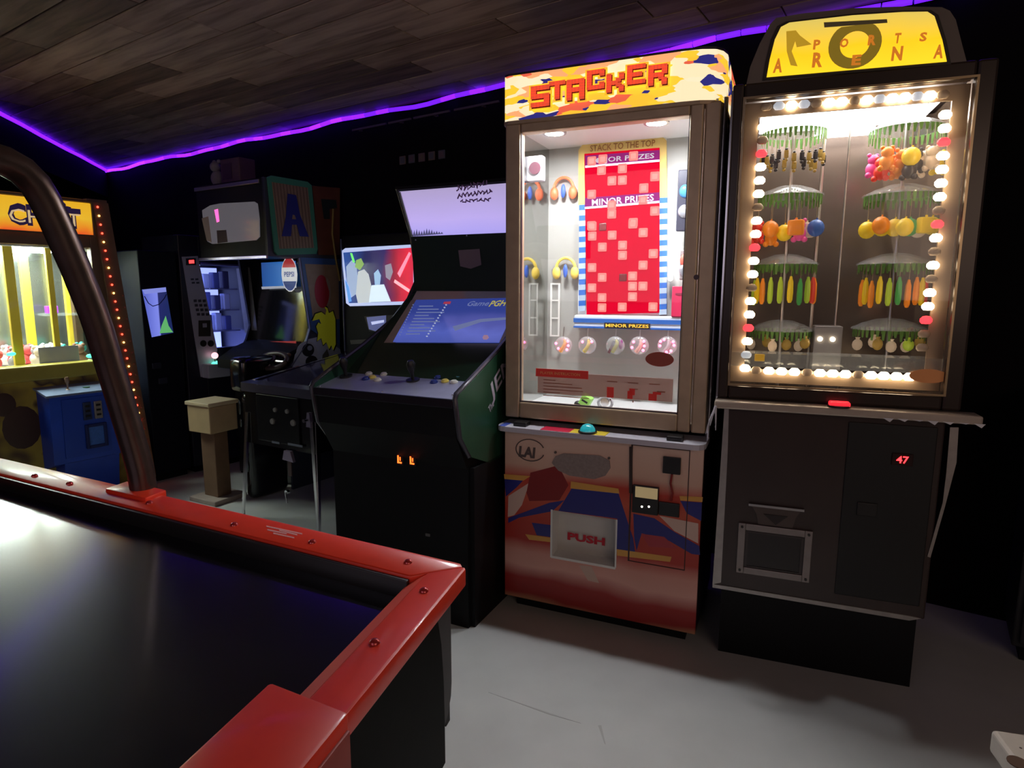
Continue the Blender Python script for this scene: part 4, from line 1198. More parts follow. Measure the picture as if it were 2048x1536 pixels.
sp = P('speaker_panel', [(728, 634), (800, 630), (804, 668), (738, 664)], M('dmd_dim', (.02, .02, .03), .3), .002)
P('score_display', [(733, 636), (772, 632), (772, 650), (752, 664), (738, 660)], M('score_blue', (.12, .14, .35), .4, emit=.55), .003)
P('score_highlight', [(742, 645), (768, 641), (768, 646), (744, 651)], M('score_white', (.5, .55, .85), .4, emit=.9), .004)
P('speaker_grille', [(700, 682), (732, 680), (734, 688), (702, 690)], M('grille_dim', (.06, .055, .05), .5), .003)
B().box(-.036, -.026, PL_ - .09, PL_ - .07, .92, 1.68, .003).go('backbox_edge', M('edge_blue', (.20, .24, .36), .25, .7), pi)

# ================================================================== TALL DRIVING CABINET WITH LETTERED SIDE
rce = Vector((math.cos(R(-32)), math.sin(R(-32))))
RFm = Frame((-1.535 - rce.x * .72, 4.002 - rce.y * .72), -32)
rc = thing('driving_cabinet', 'tall black driving cabinet with letter panels and cartoon eye on its side', 'arcade machine', RFm)
RW = .72
rprof = [(.10, 0), (.10, .82), (.13, .84), (.26, .98), (.30, 1.08), (.24, 1.55), (.0, 1.55), (.0, 2.03), (.56, 2.03), (.56, 0)]
rs = B().prism(rprof, RW - .02, RW).go('side_board', M('side_slate', (.05, .06, .09), .4, noise=.2), rc)
B().prism([(max(y, .16), z) for y, z in rprof], .06, .08).go('side_board', black, rc)
B().box(.08, RW - .02, .14, .54, .02, .80).go('lower_cabinet', blackg, rc)
B().box(.06, RW - .02, .54, .56, .0, 2.03).go('rear_panel', black, rc)
head = B().box(-.0, RW - .0005, .0, .50, 1.55, 2.03, .004).go('head_box', black, rc)
trimm = M('light_trim', (.40, .36, .50), .25, .7)
B().box(-.004, RW - .04, -.012, .0, 1.995, 2.02, .003).go('head_trim', trimm, head)
B().box(-.004, RW + .0, -.012, .0, 1.535, 1.556, .003).go('head_trim', trimm, head)
R0 = front(0.0)
def RR(name, px, m, th=.002, lift=.0, parent=None, plane=R0):
    pts = [RFm.on(u, v, plane) + plane[1] * lift for u, v in px]
    return B().poly(pts, plane[1], th).go(name, m, parent or rc)
mq_glass = RR('marquee_glass', [(404, 424), (420, 414), (440, 410), (508, 406), (514, 410), (518, 440), (519, 476), (512, 483), (425, 491), (415, 486), (408, 460)],
        M('glass_grey_glow', (.12, .115, .125), .18, emit=.13, ecol=(.62, .58, .66), coat=.6), .006, 0, head)  # marquee glass; lights it reflects are put into colour and weak glow
RR('reflected_glow', [(429, 423), (436, 421), (439, 446), (434, 448)], M('glow_pink', (.8, .1, .4), .4, emit=1.6, ecol=(1, .12, .45)), .001, .007, mq_glass)  # purple-red reflection in the glass, put in as a glowing patch
RR('glass_dark_patch', [(434, 464), (453, 463), (456, 487), (436, 490)], M('glass_dark', (.08, .065, .075), .3), .001, .007, mq_glass)  # darker patch on the marquee glass
RR('glass_warm_patch', [(404, 440), (417, 436), (424, 488), (414, 484)], M('glass_warm', (.30, .24, .20), .3, emit=.06), .001, .007, mq_glass)
# right side artwork
RSd = rside(RW)
def SD_(name, px, m, lift=.0, parent=None, th=.0015):
    return RR(name, px, m, th, lift, parent or rs, RSd)
gborder = M('green_border', (.05, .22, .14), .45, emit=.02)
corr = M('tan_corrugated', (.30, .22, .14), .6, noise=.2, nscale=20)
rib = M('tan_rib', (.18, .13, .085), .6)
blueA = M('letter_blue', (.03, .04, .26), .45)
pn = SD_('letter_panel', [(530, 357), (538, 354), (610, 366), (618, 373), (631, 500), (628, 510), (552, 513), (546, 506)], gborder, .004, None, .012)
SD_('panel_field', [(538, 367), (610, 378), (623, 498), (554, 500)], corr, .016, pn)
for i in range(11):
    f = (i + .5) / 11
    u0 = 538 + 72 * f; v0 = 367 + 11 * f; u1 = 554 + 69 * f; v1 = 500 - 2 * f
    SD_('rib', [(u0 - 1, v0), (u0 + 1, v0), (u1 + 1, v1), (u1 - 1, v1)], rib, .0175, pn, .001)
SD_('letter', [(569, 390), (586, 393), (594, 432), (612, 476), (594, 475), (588, 452), (578, 452), (576, 475), (558, 475), (566, 436)], blueA, .0188, pn, .003)
SD_('letter_notch', [(579, 432), (583, 433), (586, 441), (578, 441)], corr, .0222, pn, .001)
op = SD_('letter_panel', [(621, 374), (676, 378), (676, 512), (634, 512)], M('panel_rust', (.15, .055, .025), .5, noise=.4, nscale=12), .004, None, .006)
SD_('letter', [(638, 400), (668, 402), (670, 418), (655, 420), (656, 440), (644, 440)], M('letter_dark', (.02, .035, .025), .5), .0105, op)
bp = SD_('letter_panel', [(597, 517), (676, 520), (678, 700), (618, 660)], M('panel_blue', (.05, .12, .32), .4), .003, None, .005)
SD_('panel_field', [(607, 530), (674, 532), (676, 640), (624, 640)], M('panel_tan2', (.34, .25, .17), .6, noise=.25, nscale=20), .008, bp)
c = RFm.on(641, 585, RSd); ax = (RFm.on(656, 585, RSd) - c).length; az = (RFm.on(641, 552, RSd) - c).length
b = B().poly([c + Vector((.0095, ax * .95 * math.cos(t_), az * math.sin(t_))) for t_ in [R(60 + i * 15) for i in range(21)]], (1, 0, 0), .002)
b.go('red_half_disc', M('disc_red', (.42, .03, .05), .45), bp)
b = B().poly([c + Vector((.0095, ax * .2 + ax * 1.0 * math.cos(t_), az * math.sin(t_))) for t_ in [R(-62 + i * 12.4) for i in range(11)]], (1, 0, 0), .0012)
b.go('grey_half_disc', M('disc_grey', (.35, .30, .28), .5), bp)
yl = M('splash_yellow', (.55, .58, .03), .45, emit=.05)
ysplash = [(622, 644), (628, 630), (640, 626), (648, 632), (650, 622), (645, 614), (652, 618), (655, 628), (663, 624), (668, 640), (669, 690), (664, 702), (660, 692), (656, 700), (650, 686), (644, 692), (640, 678), (632, 684), (634, 668), (630, 655), (634, 647), (640, 650), (636, 640)]
ol = [(645 + (u - 645) * 1.10, 660 + (v - 660) * 1.07) for u, v in ysplash]
eye = SD_('eye_plate', [(583, 738), (588, 712), (600, 692), (616, 680), (650, 672), (676, 690), (686, 735), (686, 745)], M('plate_pale_blue', (.42, .50, .62), .45, noise=.15), .006, None, .002)
SD_('outline', ol, M('ink_black', (.012, .012, .015), .5), .0085, eye, .001)
SD_('yellow_splash', ysplash, yl, .0097, eye, .001)
def sdisc(name, u, v, du, dv, m, lift, parent):
    c = RFm.on(u, v, RSd); ry = (RFm.on(u + du, v, RSd) - c).length; rz = (RFm.on(u, v - dv, RSd) - c).length
    return B().poly([c + Vector((lift, ry * math.cos(t_), rz * math.sin(t_))) for t_ in [2 * math.pi * i / 20 for i in range(20)]], (1, 0, 0), .001).go(name, m, parent)
sdisc('eye_white', 612, 708, 21, 24, M('eye_white', (.42, .48, .55), .4), .0085, eye)
sdisc('eye_iris', 614, 702, 12, 13, MATS['ink_black'], .0097, eye)
sdisc('eye_glint', 617, 698, 5, 5, M('eye_glint', (.25, .3, .4), .4), .0109, eye)
sdisc('eye_spot', 621, 725, 12, 12, MATS['ink_black'], .0097, eye)
SD_('squiggle', [(643, 712), (652, 700), (656, 712), (650, 728), (656, 736), (648, 738), (642, 728)], M('ink_grey', (.10, .11, .10), .5), .0085, eye)
B().tube([Vector((RW + .006, y, z)) for y, z in ((.24, 1.55), (.30, 1.08), (.26, .98), (.13, .84))], .006, 6).go('edge_strip', M('edge_blue2', (.16, .2, .32), .3, .6), rc)
ye = RFm.on(662, 420, RSd); yf = RFm.on(668, 520, RSd)
B().tube([ye + Vector((.012, 0, 0)), (ye + yf) / 2 + Vector((.012, -.02, 0)), yf + Vector((.012, 0, 0)), yf + Vector((.012, .03, -.15))], .008, 6).go('yellow_stripe', M('stripe_mustard', (.28, .2, .03), .5), rc)
# recessed monitor, reflective
mon = B().prism([(.30, .98), (.36, 1.54), (.38, 1.54), (.32, .98)], .08, RW - .02).go('monitor_glass', M('monitor_glass', (.01, .01, .012), .10, coat=.6), rc)
MPl = front(.34)
RR('side_strip', [(472, 540), (498, 537), (516, 676), (490, 668)], M('strip_grey', (.10, .10, .10), .4, noise=.5, nscale=14), .003, 0, mon, front(.31))
pep = RR('drink_reflection', [(522, 528), (590, 524), (592, 576), (525, 580)], ramp_mat('reflection_blue', 'bands', [(0, (.015, .07, .28)), (.6, (.03, .16, .50)), (1, (.02, .10, .38))], scale=3, rough=.25, emit=.75, distort=.02, axis='X', rng=(.2, .7)), .004, 0, mon, front(.31))  # drink machine reflected in the monitor glass, put in as a glowing panel
RR('panel_edge', [(523, 576), (592, 573), (592, 578), (524, 581)], M('reflection_edge_white', (.6, .65, .75), .3, emit=.35), .005, 0, pep, front(.31))  # white edge of the same painted reflection
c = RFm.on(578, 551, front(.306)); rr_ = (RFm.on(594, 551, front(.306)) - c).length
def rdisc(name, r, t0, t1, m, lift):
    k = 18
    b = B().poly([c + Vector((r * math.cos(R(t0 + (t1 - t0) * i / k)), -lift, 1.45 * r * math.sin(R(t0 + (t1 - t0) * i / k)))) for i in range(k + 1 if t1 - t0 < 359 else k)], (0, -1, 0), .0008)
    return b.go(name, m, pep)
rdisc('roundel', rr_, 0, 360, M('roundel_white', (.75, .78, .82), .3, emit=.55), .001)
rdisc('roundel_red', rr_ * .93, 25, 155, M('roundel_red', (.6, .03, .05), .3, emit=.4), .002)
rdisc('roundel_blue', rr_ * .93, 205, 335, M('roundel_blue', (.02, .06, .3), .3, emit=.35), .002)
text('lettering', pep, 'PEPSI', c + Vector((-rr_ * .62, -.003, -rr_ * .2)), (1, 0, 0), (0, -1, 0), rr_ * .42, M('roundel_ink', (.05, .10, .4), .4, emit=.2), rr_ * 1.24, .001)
# dash, wheel and console in front
dash = B().prism([(.02, .80), (.02, .86), (.14, .93), (.32, .99), (.32, .80)], .08, RW - .02).go('dashboard', black, rc)
RR('red_strip', [(518, 686), (592, 684), (592, 690), (518, 692)], M('red_glow', (.4, .04, .04), .4, emit=.35), .003, 0, rc, front(.28))
cons = B()
for z0, z1, y0, x0 in ((0, .70, -.18, .60), (.70, .92, -.21, .54)):
    cons.box(x0, RW - .03, y0, .1, z0, z1, .035, 3)
co = cons.go('console', blackg, rc, True)
for (x, y, z), (dx, dz) in (((.60, -.184, .60), (.012, .05)), ((.605, -.184, .50), (.01, .03)), ((.64, -.184, .30), (.02, .02)), ((.645, -.184, .22), (.012, .04))):
    B().ball((x, y, z), .01, (dx / .01, .5, dz / .01), 8, 6).go('chrome_fitting', M('green_metal', (.12, .14, .13), .25, .8), co, True)
whc = RFm.on(545, 724, front(.02))
wr_ = .13
wpath = []
for i in range(25):
    a = 2 * math.pi * i / 24
    wpath.append(whc + Vector((wr_ * math.cos(a), .05 * math.sin(a) , .045 * math.sin(a))))
wh = B().tube(wpath, .016, 10, False).go('steering_wheel', M('wheel_leather', (.05, .032, .028), .4, noise=.4, nscale=40), rc, True)
for a in (R(0), R(180), R(270)):
    B().tube([whc, whc + Vector((wr_ * math.cos(a), .05 * math.sin(a), .045 * math.sin(a)))], .011, 8).go('spoke', MATS['dim_metal'], wh, True)
B().cyl(whc + Vector((0, .01, -.012)), whc + Vector((0, -.012, .012)), .035, seg=16).go('hub', blk, wh, True)
B().tube([whc, whc + Vector((0, .12, -.06))], .02, 8).go('steering_column', blk, wh)
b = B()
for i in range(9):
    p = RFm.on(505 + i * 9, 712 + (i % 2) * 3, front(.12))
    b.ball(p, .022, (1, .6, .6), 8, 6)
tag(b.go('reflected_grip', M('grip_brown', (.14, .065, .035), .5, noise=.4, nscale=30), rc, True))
# things on top of the cabinet
t = tag(B().ball((0, 0, .055), .05, (1, .8, 1.1)).ball((0, -.01, .13), .036).ball((-.025, 0, .165), .014).ball((.025, 0, .165), .014).go('stuffed_toy', M('toy_pale', (.22, .19, .22), .8, noise=.2, nscale=40), None, True), 'pale small stuffed toy sitting on top of tall driving cabinet', 'plush')
place(t, RFm, (.10, .10, 2.032))
t = thing('cardboard_box', 'dark reddish carton beside the stuffed toy on driving cabinet', 'box'); place(t, RFm, (.30, .12, 2.033))
B().box(-.10, .10, -.06, .06, 0, .16, .004).go('carton', M('carton_brown', (.09, .045, .045), .6, noise=.4, nscale=14), t)
B().box(-.08, .02, -.062, -.06, .03, .13).go('carton_print', M('carton_print', (.05, .02, .02), .6), t)

# ================================================================== ROW ON THE LEFT: vending machine, kiosk, crane
RO = (-2.63, 4.03)
VF = Frame(RO, 55.6)
n3 = VF.M.to_3x3()
def sub(x):                                   # frame shifted along the row
    p = VF.M @ Vector((x, 0, 0))
    return Frame((p.x, p.y), 55.6)
V1 = sub(.52)
vm = thing('vending_machine', 'dark vending machine with silver keypad column and glowing blue window', 'vending machine', V1)
VWd, VD = .56, .50
nb = M('navy_black', (.010, .010, .022), .4, noise=.2)
B().frame(.0, VWd, .05, 1.72, .145, .04, .86, .20, .0, .06, .004).go('door_frame', nb, vm)
B().box(0, VWd, .06, VD, .05, .70).box(0, .02, .06, VD, .70, 1.72).box(VWd - .02, VWd, .06, VD, .70, 1.72).box(.02, VWd - .02, VD - .02, VD, .70, 1.72).box(.02, VWd - .02, .06, VD, 1.70, 1.72).go('body', nb, vm)
B().box(.02, VWd - .02, .03, VD - .02, 0, .05).go('plinth', black, vm)
def VV(fr, name, root, px, m, th=.003, y=0.0, lift=0.0):
    pl_ = front(y)
    return B().poly([fr.on(u, v, pl_) + Vector((0, -lift, 0)) for u, v in px], (0, -1, 0), th).go(name, m, root)
kp = VV(V1, 'keypad_column', vm, [(362, 517), (393, 515), (433, 702), (428, 756), (401, 757)], M('column_silver', (.40, .40, .50), .45, .2, noise=.15), .008)
dk = M('key_dark', (.03, .03, .05), .4)
def kdot(u, v, w_, h_, m=dk, nm='key', lift=.008):
    VV(V1, nm, kp, [(u - w_, v - h_), (u + w_, v - h_ - .5), (u + w_ + .5, v + h_ - .5), (u - w_ + .5, v + h_)], m, .002, 0, lift)
kdot(379, 527, 10, 7, blk, 'credit_display')
kdot(380, 527, 5, 3.4, M('credit_red', (.9, .02, .02), .4, emit=4, ecol=(1, .03, .03)), 'credit_digits', .0102)
for r_ in range(4):
    for q_ in range(3):
        kdot(388 + q_ * 9 + r_ * 2.2, 605 + r_ * 9, 3, 2.6)
for r_ in range(2):
    for q_ in range(2):
        kdot(382 + q_ * 9 + r_ * 2, 562 + r_ * 7, 3, 1.8)
kdot(407, 660, 12, 16, blk, 'bill_slot'); kdot(407, 654, 4, 4, M('slot_pale', (.3, .3, .4), .4), 'bill_light', .0102)
for u in (406, 421):
    p = V1.on(u, 690, front(-.008))
    B().cyl(p, p + Vector((0, -.004, 0)), .024, seg=16).go('coin_knob', blk, kp)
# lit interior
glow = M('vending_glow', (.5, .6, 1), .4, emit=4.0, ecol=(.32, .40, 1.0))
B().box(.16, VWd - .05, .40, .42, .86, 1.51).go('light_panel', M('vend_back', (.30, .34, .7), .4, emit=1.3, ecol=(.34, .42, 1.0)), vm)
B().box(.155, .165, .03, .40, .80, 1.52).go('light_strip', glow, vm)
B().box(.165, VWd - .05, .10, .40, .862, .872).go('light_strip', glow, vm)
shm = M('vend_item', (.10, .12, .35), .4)
for i, z in enumerate((1.02, 1.18, 1.34)):
    B().box(.17, VWd - .05, .12, .40, z, z + .008).go('shelf', M('vend_shelf', (.3, .32, .5), .3, .5), vm)
    for k in range(4):
        t = tag(B().box(-.026, .026, -.03, .03, 0, .11 + .012 * ((i + k) % 3), .006).go('snack_pack', [shm, M('vend_item2', (.5, .55, .8), .4), M('vend_item3', (.06, .06, .15), .4)][(i + 2 * k) % 3]),
                ['dark blue snack pack on the %s shelf of vending machine', 'pale lilac snack pack on the %s shelf of vending machine', 'near-black snack pack on the %s shelf of vending machine'][(i + 2 * k) % 3] % ('bottom', 'middle', 'upper')[i], 'snack pack', 'snack packs in the vending machine')
        place(t, V1, (.21 + k * .078, .20, z + .008))
B().box(.145, VWd - .04, .012, .016, .91, 1.52).go('glass_pane', glass, vm)
B().tube([(VWd - .04, -.002, .92), (VWd - .04, -.002, 1.44), (VWd - .055, -.002, 1.49), (VWd - .09, -.002, 1.52), (.15, -.002, 1.525)], .010, 8).go('window_moulding', M('mould_lilac', (.2, .2, .4), .3, .3), vm, True)
tray = B().box(.105, .32, -.09, .0, .70, .80, .006).go('delivery_tray', M('tray_pale', (.42, .46, .55), .4), vm)
p = (.20, -.05, .80)
B().lathe([(0, .02), (.03, .012), (.042, 0), (0, 0)], p, 16).go('green_lamp', M('lamp_green', (.1, .8, .5), .4, emit=1.6, ecol=(.1, .9, .55)), tray, True)
B().cyl((.185, -.05, .80), (.185, -.05, .845), .005, seg=8).go('lamp_stem', steel, tray)
B().ball((.185, -.05, .86), .024).go('pink_lamp', M('lamp_pink', (1, .5, .5), .4, emit=1.8, ecol=(1, .45, .5)), tray, True)

V2 = sub(.245)
kk = thing('video_kiosk', 'slim black video kiosk with small tilted lit screen beside crane', 'kiosk', V2)
B().box(0, .255, .0, .45, .05, 1.60, .006).go('body', M('kiosk_navy', (.005, .006, .012), .5, noise=.2, spec=.12), kk)
B().box(.02, .235, .03, .43, 0, .05).go('plinth', black, kk)
s_ = VV(V2, 'screen', kk, [(283, 583), (330, 578), (346, 669), (303, 678)], ramp_mat('kiosk_screen', 'bands', [(0, (.10, .13, .55)), (.5, (.20, .24, .78)), (.54, (.015, .02, .12)), (1, (.01, .02, .10))], scale=2, rough=.2, emit=1.0, distort=.01, axis='X', rng=(.02, .19)), .004)
VV(V2, 'screen_top', s_, [(283, 583), (330, 578), (331, 587), (288, 592)], M('kiosk_lilac', (.22, .26, .72), .3, emit=.9), .001, 0, .004)
VV(V2, 'screen_green', s_, [(322, 655), (330, 635), (336, 655), (345, 668), (318, 670)], M('kiosk_green', (.12, .45, .15), .3, emit=.9), .001, 0, .004)
p = VF
B().tube([V2.on(u, v, front(-.006)) for u, v in ((288, 596), (296, 610), (305, 616), (318, 612), (328, 600), (332, 592))], .003, 6).go('cable_print', M('kiosk_dark', (.02, .03, .15), .4), s_)
for u, v in ((312, 735), (325, 765)):
    a = V2.on(u, v, front(0))
    B().box(a.x - .03, a.x + .03, -.012, 0, a.z - .02, a.z + .02, .003).go('coin_plate', M('kiosk_plate', (.03, .035, .06), .3, .4), kk)

# crane with the yellow marquee
V3 = Frame(RO, 55.6)
cw = thing('crane_machine', 'wide crane machine with yellow lettered marquee, yellow posts and blue coin box', 'arcade machine', V3)
CX0, CX1, CD = -.86, .09, .66
brn = M('crane_brown', (.16, .10, .055), .45, noise=.25, nscale=12)
yeld = M('crane_yellow', (.62, .46, .04), .4, noise=.12, nscale=6)
ywood = ramp_mat('crane_base_art', 'bands', [(0, (.10, .05, .02)), (.4, (.42, .31, .04)), (.6, (.45, .34, .05)), (.7, (.06, .025, .015)), (1, (.40, .30, .04))], scale=4.5, rough=.45, distort=2.2, axis='X', rng=(-.9, .1))
B().box(CX0, CX1, .0, CD, .05, .84).go('base_cabinet', ywood, cw)
B().box(CX0 + .03, CX1 - .03, .03, CD - .03, 0, .05).go('plinth', black, cw)
B().box(CX0, CX1, -.02, .10, .80, .89, .01).go('window_sill', M('sill_olive', (.40, .33, .05), .4, noise=.2), cw)
b = B()
for x0, x1 in ((CX0, CX0 + .06), (CX1 - .12, CX1)):
    b.box(x0, x1, .0, .06, .86, 1.90, .004)
b.box(CX0 + .06, CX1 - .12, .0, .06, 1.60, 1.675, .004)
b.box(CX0, CX0 + .02, .06, CD, .84, 1.90).box(CX0 + .02, CX1, CD - .02, CD, .84, 1.90).box(CX0, CX1, .06, CD, 1.88, 1.90).box(CX1 - .04, CX1, .54, CD, .84, 1.90).box(CX1 - .04, CX1, .06, .54, 1.60, 1.88)
b.go('frame', brn, cw)
mqf = B().box(CX0 + .0, CX1 - .10, -.012, .04, 1.672, 1.87, .006).go('marquee', ramp_mat('crane_marquee', 'bands', [(0, (.85, .08, .02)), (.25, (.85, .30, .02)), (.5, (.85, .50, .03)), (1, (.85, .46, .02))], scale=7, rough=.35, emit=.85, distort=.10, axis='Z', rng=(1.66, 1.86)), cw)
B().frame(CX0, CX1 - .09, 1.665, 1.885, .012, .012, .012, .012, -.02, -.01, .003).go('marquee_frame', brn, mqf)
lpur = M('crane_letter_purple', (.07, .045, .18), .4, emit=.12)
lcr = M('crane_letter_cream', (.75, .55, .30), .4, emit=.7)
a = V3.on(18, 470, front(-.012)); e_ = V3.on(163, 464, front(-.012))
wd = (e_ - a).x
for body_, x_, w_ in (('CHEST', a.x, wd), ('TOY', a.x - .40, .33)):
    text('lettering', mqf, body_, (x_, -.0125, 1.705), (1, 0, 0), (0, -1, 0), .125, lpur, w_, .001, 0.0, .06)
    text('lettering_fill', mqf, body_, (x_ + .006, -.0135, 1.722), (1, 0, 0), (0, -1, 0), .075, lcr, w_ - .012, .001, 0.0, .0)
h_ = V3.on(118, 418, front(-.02))
B().ball((h_.x, -.012, 1.845), .03, (1.2, .15, .7)).ball((h_.x + .03, -.012, 1.832), .03, (1.1, .1, .25)).go('cap_print', lpur, mqf, True)
# glazed case with yellow posts
B().box(CX0 + .06, CX1 - .12, .02, .024, .88, 1.60).go('glass_pane', glass, cw)
B().box(CX1 - .035, CX1 - .031, .06, .54, .86, 1.60).go('glass_pane', glass, cw)
B().box(CX0 + .02, CX1 - .02, .06, CD - .02, .84, .86).go('case_floor', whitepl, cw)
B().box(CX0 + .02, CX1 - .02, .06, CD - .02, 1.590, 1.598).go('case_ceiling', M('case_white', (.7, .72, .68), .5), cw)
B().box(CX0 + .12, CX1 - .20, .14, .50, 1.575, 1.588).go('case_lamp', M('case_lamp', (1, 1, .9), .4, emit=45, ecol=(.85, 1.0, .92)), cw)
B().box(CX0 + .02, CX1 - .02, CD - .035, CD - .025, .86, 1.59).go('case_back', M('case_mirror', (.30, .34, .32), .18, .8), cw)
for u, y, w_ in ((105, .10, .032), (25, .10, .05), (55, .46, .05), (135, .46, .03)):
    x = V3.on(u, 600, front(y)).x
    B().box(x - w_ / 2, x + w_ / 2, y, y + .03, .86, 1.59, .004).go('post', yeld, cw)
prz = V3.on(185, 553, front(.3))
t = tag(B().box(-.035, .035, -.02, .02, 0, .05, .005).go('purple_box', M('purple_prize', (.25, .04, .45), .4, emit=.2)), 'small purple box on shelf inside yellow crane case', 'box')
place(t, V3, (-.10, .5, 1.18))
B().box(-.16, CX1 - .045, .44, .56, 1.165, 1.18).go('glass_shelf', acryl, cw)
pl_cols = [('blue', (.15, .2, .4)), ('white', (.65, .65, .62)), ('red', (.6, .08, .08)), ('grey', (.3, .3, .32)), ('cream', (.6, .5, .38)), ('teal', (.05, .35, .3)), ('brown', (.2, .1, .06)), ('pink', (.6, .25, .3))]
rnd = random.Random(11)
for i in range(20):
    nm, c_ = pl_cols[i % 8]
    k = i // 8
    t = tag(B().ball((0, 0, .042), .045, (1, .9, .93)).ball((0, -.02, .095), .032).ball((-.024, -.01, .122), .012).ball((.024, -.01, .122), .012).go('plush_toy', M('plush_' + nm, c_, .8, noise=.2, nscale=30), None, True),
            '%s plush toy in the pile inside yellow crane case' % nm, 'plush', 'plush toys piled in the crane')
    place(t, V3, (CX0 + .10 + (i % 7) * .115 + .03 * (k % 2), .20 + .105 * (i // 7), .86))
    t.matrix_world = t.matrix_world @ Matrix.Rotation(rnd.uniform(-1, 1), 4, 'Z')
glg = M('crane_green_lamp', (.1, .8, .4), .4, emit=2.5, ecol=(.05, 1.0, .45))
for u, v in ((22, 713), (180, 716)):
    p = V3.on(u, v, front(.07))
    B().ball((p.x, .07, p.z), .018, (1.3, .7, .7)).go('green_lamp', glg, cw, True)
pxbox('notice_card', cw, V3, .10, (75, 700, 160, 737), M('notice_lilac', (.28, .28, .40), .5, noise=.2), .004)
# bulbs down the corner post
bulr = M('chase_red', (.8, .05, .02), .4, emit=5, ecol=(1, .06, .03)); bula = M('chase_amber', (.8, .4, .1), .4, emit=5, ecol=(1, .45, .12))
for i in range(34):
    f = i / 33
    B().ball((.02 + .185 * f ** 1.15, -.030, 1.85 - 1.76 * f), .0065, u=8, v=6).go('chase_light', bulr if i % 3 != 1 else bula, cw, True)
B().slab([(-.005, 1.88), (.085, 1.88), (.165, .9), (.235, .05), (.12, .05), (.06, .9)], -.024, -.004).go('corner_board', brn, cw)
dimb = M('chase_dim', (.10, .035, .02), .4, emit=.08)
for i in range(16):
    B().ball((.125 + .0052 * i, -.024, 1.3 - .075 * i), .008, u=8, v=6).go('side_light', dimb, cw, True)
# blue coin box on the front
bxp = [V3.on(u, v, front(-.16)) for u, v in ((67, 790), (205, 768), (228, 905), (125, 935))]
x0, x1 = -.40, -.035
blu = M('coin_box_blue', (.015, .07, .52), .38, noise=.15, nscale=8)
cb = B().prism([(-.16, .30), (-.18, .715), (.0, .745), (.0, .25)], x0, x1).go('coin_box', blu, cw)
B().prism([(-.19, .712), (-.19, .724), (.0, .757), (.0, .745)], x0 - .015, x1 + .01).go('control_shelf', M('shelf_blue_grey', (.22, .28, .42), .3, .3), cb)
js = B().lathe([(0, 0), (.02, 0), (.014, .006), (.005, .01), (.005, .04), (.011, .05), (.012, .075), (.008, .082), (0, .083)], (x0 + .13, -.10, .733), 12).go('joystick', M('joy_brown', (.25, .15, .08), .4), cb, True)
B().cyl((x0 + .23, -.10, .733), (x0 + .23, -.10, .742), .02, seg=14).go('drop_button', M('btn_green', (.03, .12, .04), .4), cb)
cdo = B().poly([(x0 + .06, -.1635, .33), (x1 - .05, -.1635, .33), (x1 - .05, -.1785, .69), (x0 + .06, -.1785, .69)], (0, -1, 0), .006).go('coin_door', M('coin_box_blue2', (.012, .06, .45), .4), cb)
for k, x in enumerate((x0 + .19, x0 + .25)):
    B().box(x - .022, x + .022, -.192, -.176, .55, .66, .003).go('coin_mech', MATS['dim_metal'] if k else M('mech_blue', (.05, .07, .16), .35, .5), cdo)
    for z in (.57, .60, .63):
        B().box(x - .012, x + .012, -.195, -.191, z, z + .012).go('coin_slot', blk, cdo)
B().frame(x0 + .17, x0 + .29, .37, .52, .018, .018, .018, .018, -.19, -.168, .003).go('return_frame', M('navy_frame', (.01, .02, .12), .4), cdo)
B().box(x0 + .185, x0 + .275, -.180, -.168, .385, .505).go('return_flap', M('flap_blue', (.05, .16, .55), .5, noise=.3, nscale=80), cdo)
text('lettering', cdo, 'coin', (x0 + .075, -.1835, .635), (1, 0, 0), (0, -1, 0), .022, M('ink_pale_blue', (.25, .35, .7), .5), .06, .002, .2) if False else None
B().prism([(-.10, .05), (-.14, .30), (.0, .30), (.0, .05)], x0 + .06, x1).go('lower_skirt', blu, cw)
# speckled art right of the coin box
for i in range(14):
    x = -.028 + rnd.random() * .02; z = .12 + i * .045
    B().ball((x, .0, z), .016, (.9, .15, 1.2), 8, 6).go('leaf_print', M('leaf_lime', (.28, .38, .06), .5) if i % 2 else M('leaf_teal', (.06, .2, .22), .5), cw)
for u, v, w_, h_ in ((8, 815, .06, .07), (45, 860, .10, .13)):
    p = V3.on(u, v, front(0))
    B().ball((p.x, .0, p.z), 1.0, (w_, .004, h_), 14, 8).go('brown_spot', M('spot_brown', (.06, .025, .015), .5), cw, True)

# ================================================================== STOOL
tS = atz(440, 1004, 0.0)
STF = Frame((tS.x - .02, tS.y + .04), -28)
so = thing('wooden_stool', 'tan box-topped stool on a brown wooden post between cabinets', 'stool', STF)
tan = M('tan_wood', (.42, .30, .16), .55, noise=.15, nscale=12)
B().box(-.11, .10, -.10, .10, .455, .625, .006).go('seat_box', tan, so)
B().box(-.12, .11, -.11, .11, .625, .650, .006).go('seat_board', M('tan_wood_top', (.50, .40, .25), .5, noise=.12, nscale=12), so)
B().box(-.07, .06, -.05, .05, .03, .455, .004).go('post', M('brown_wood', (.16, .09, .05), .55, noise=.25, nscale=14), so)
B().box(-.13, .12, -.12, .12, 0, .03, .005).go('foot_board', M('foot_wood', (.35, .28, .24), .55, noise=.2, nscale=14), so)

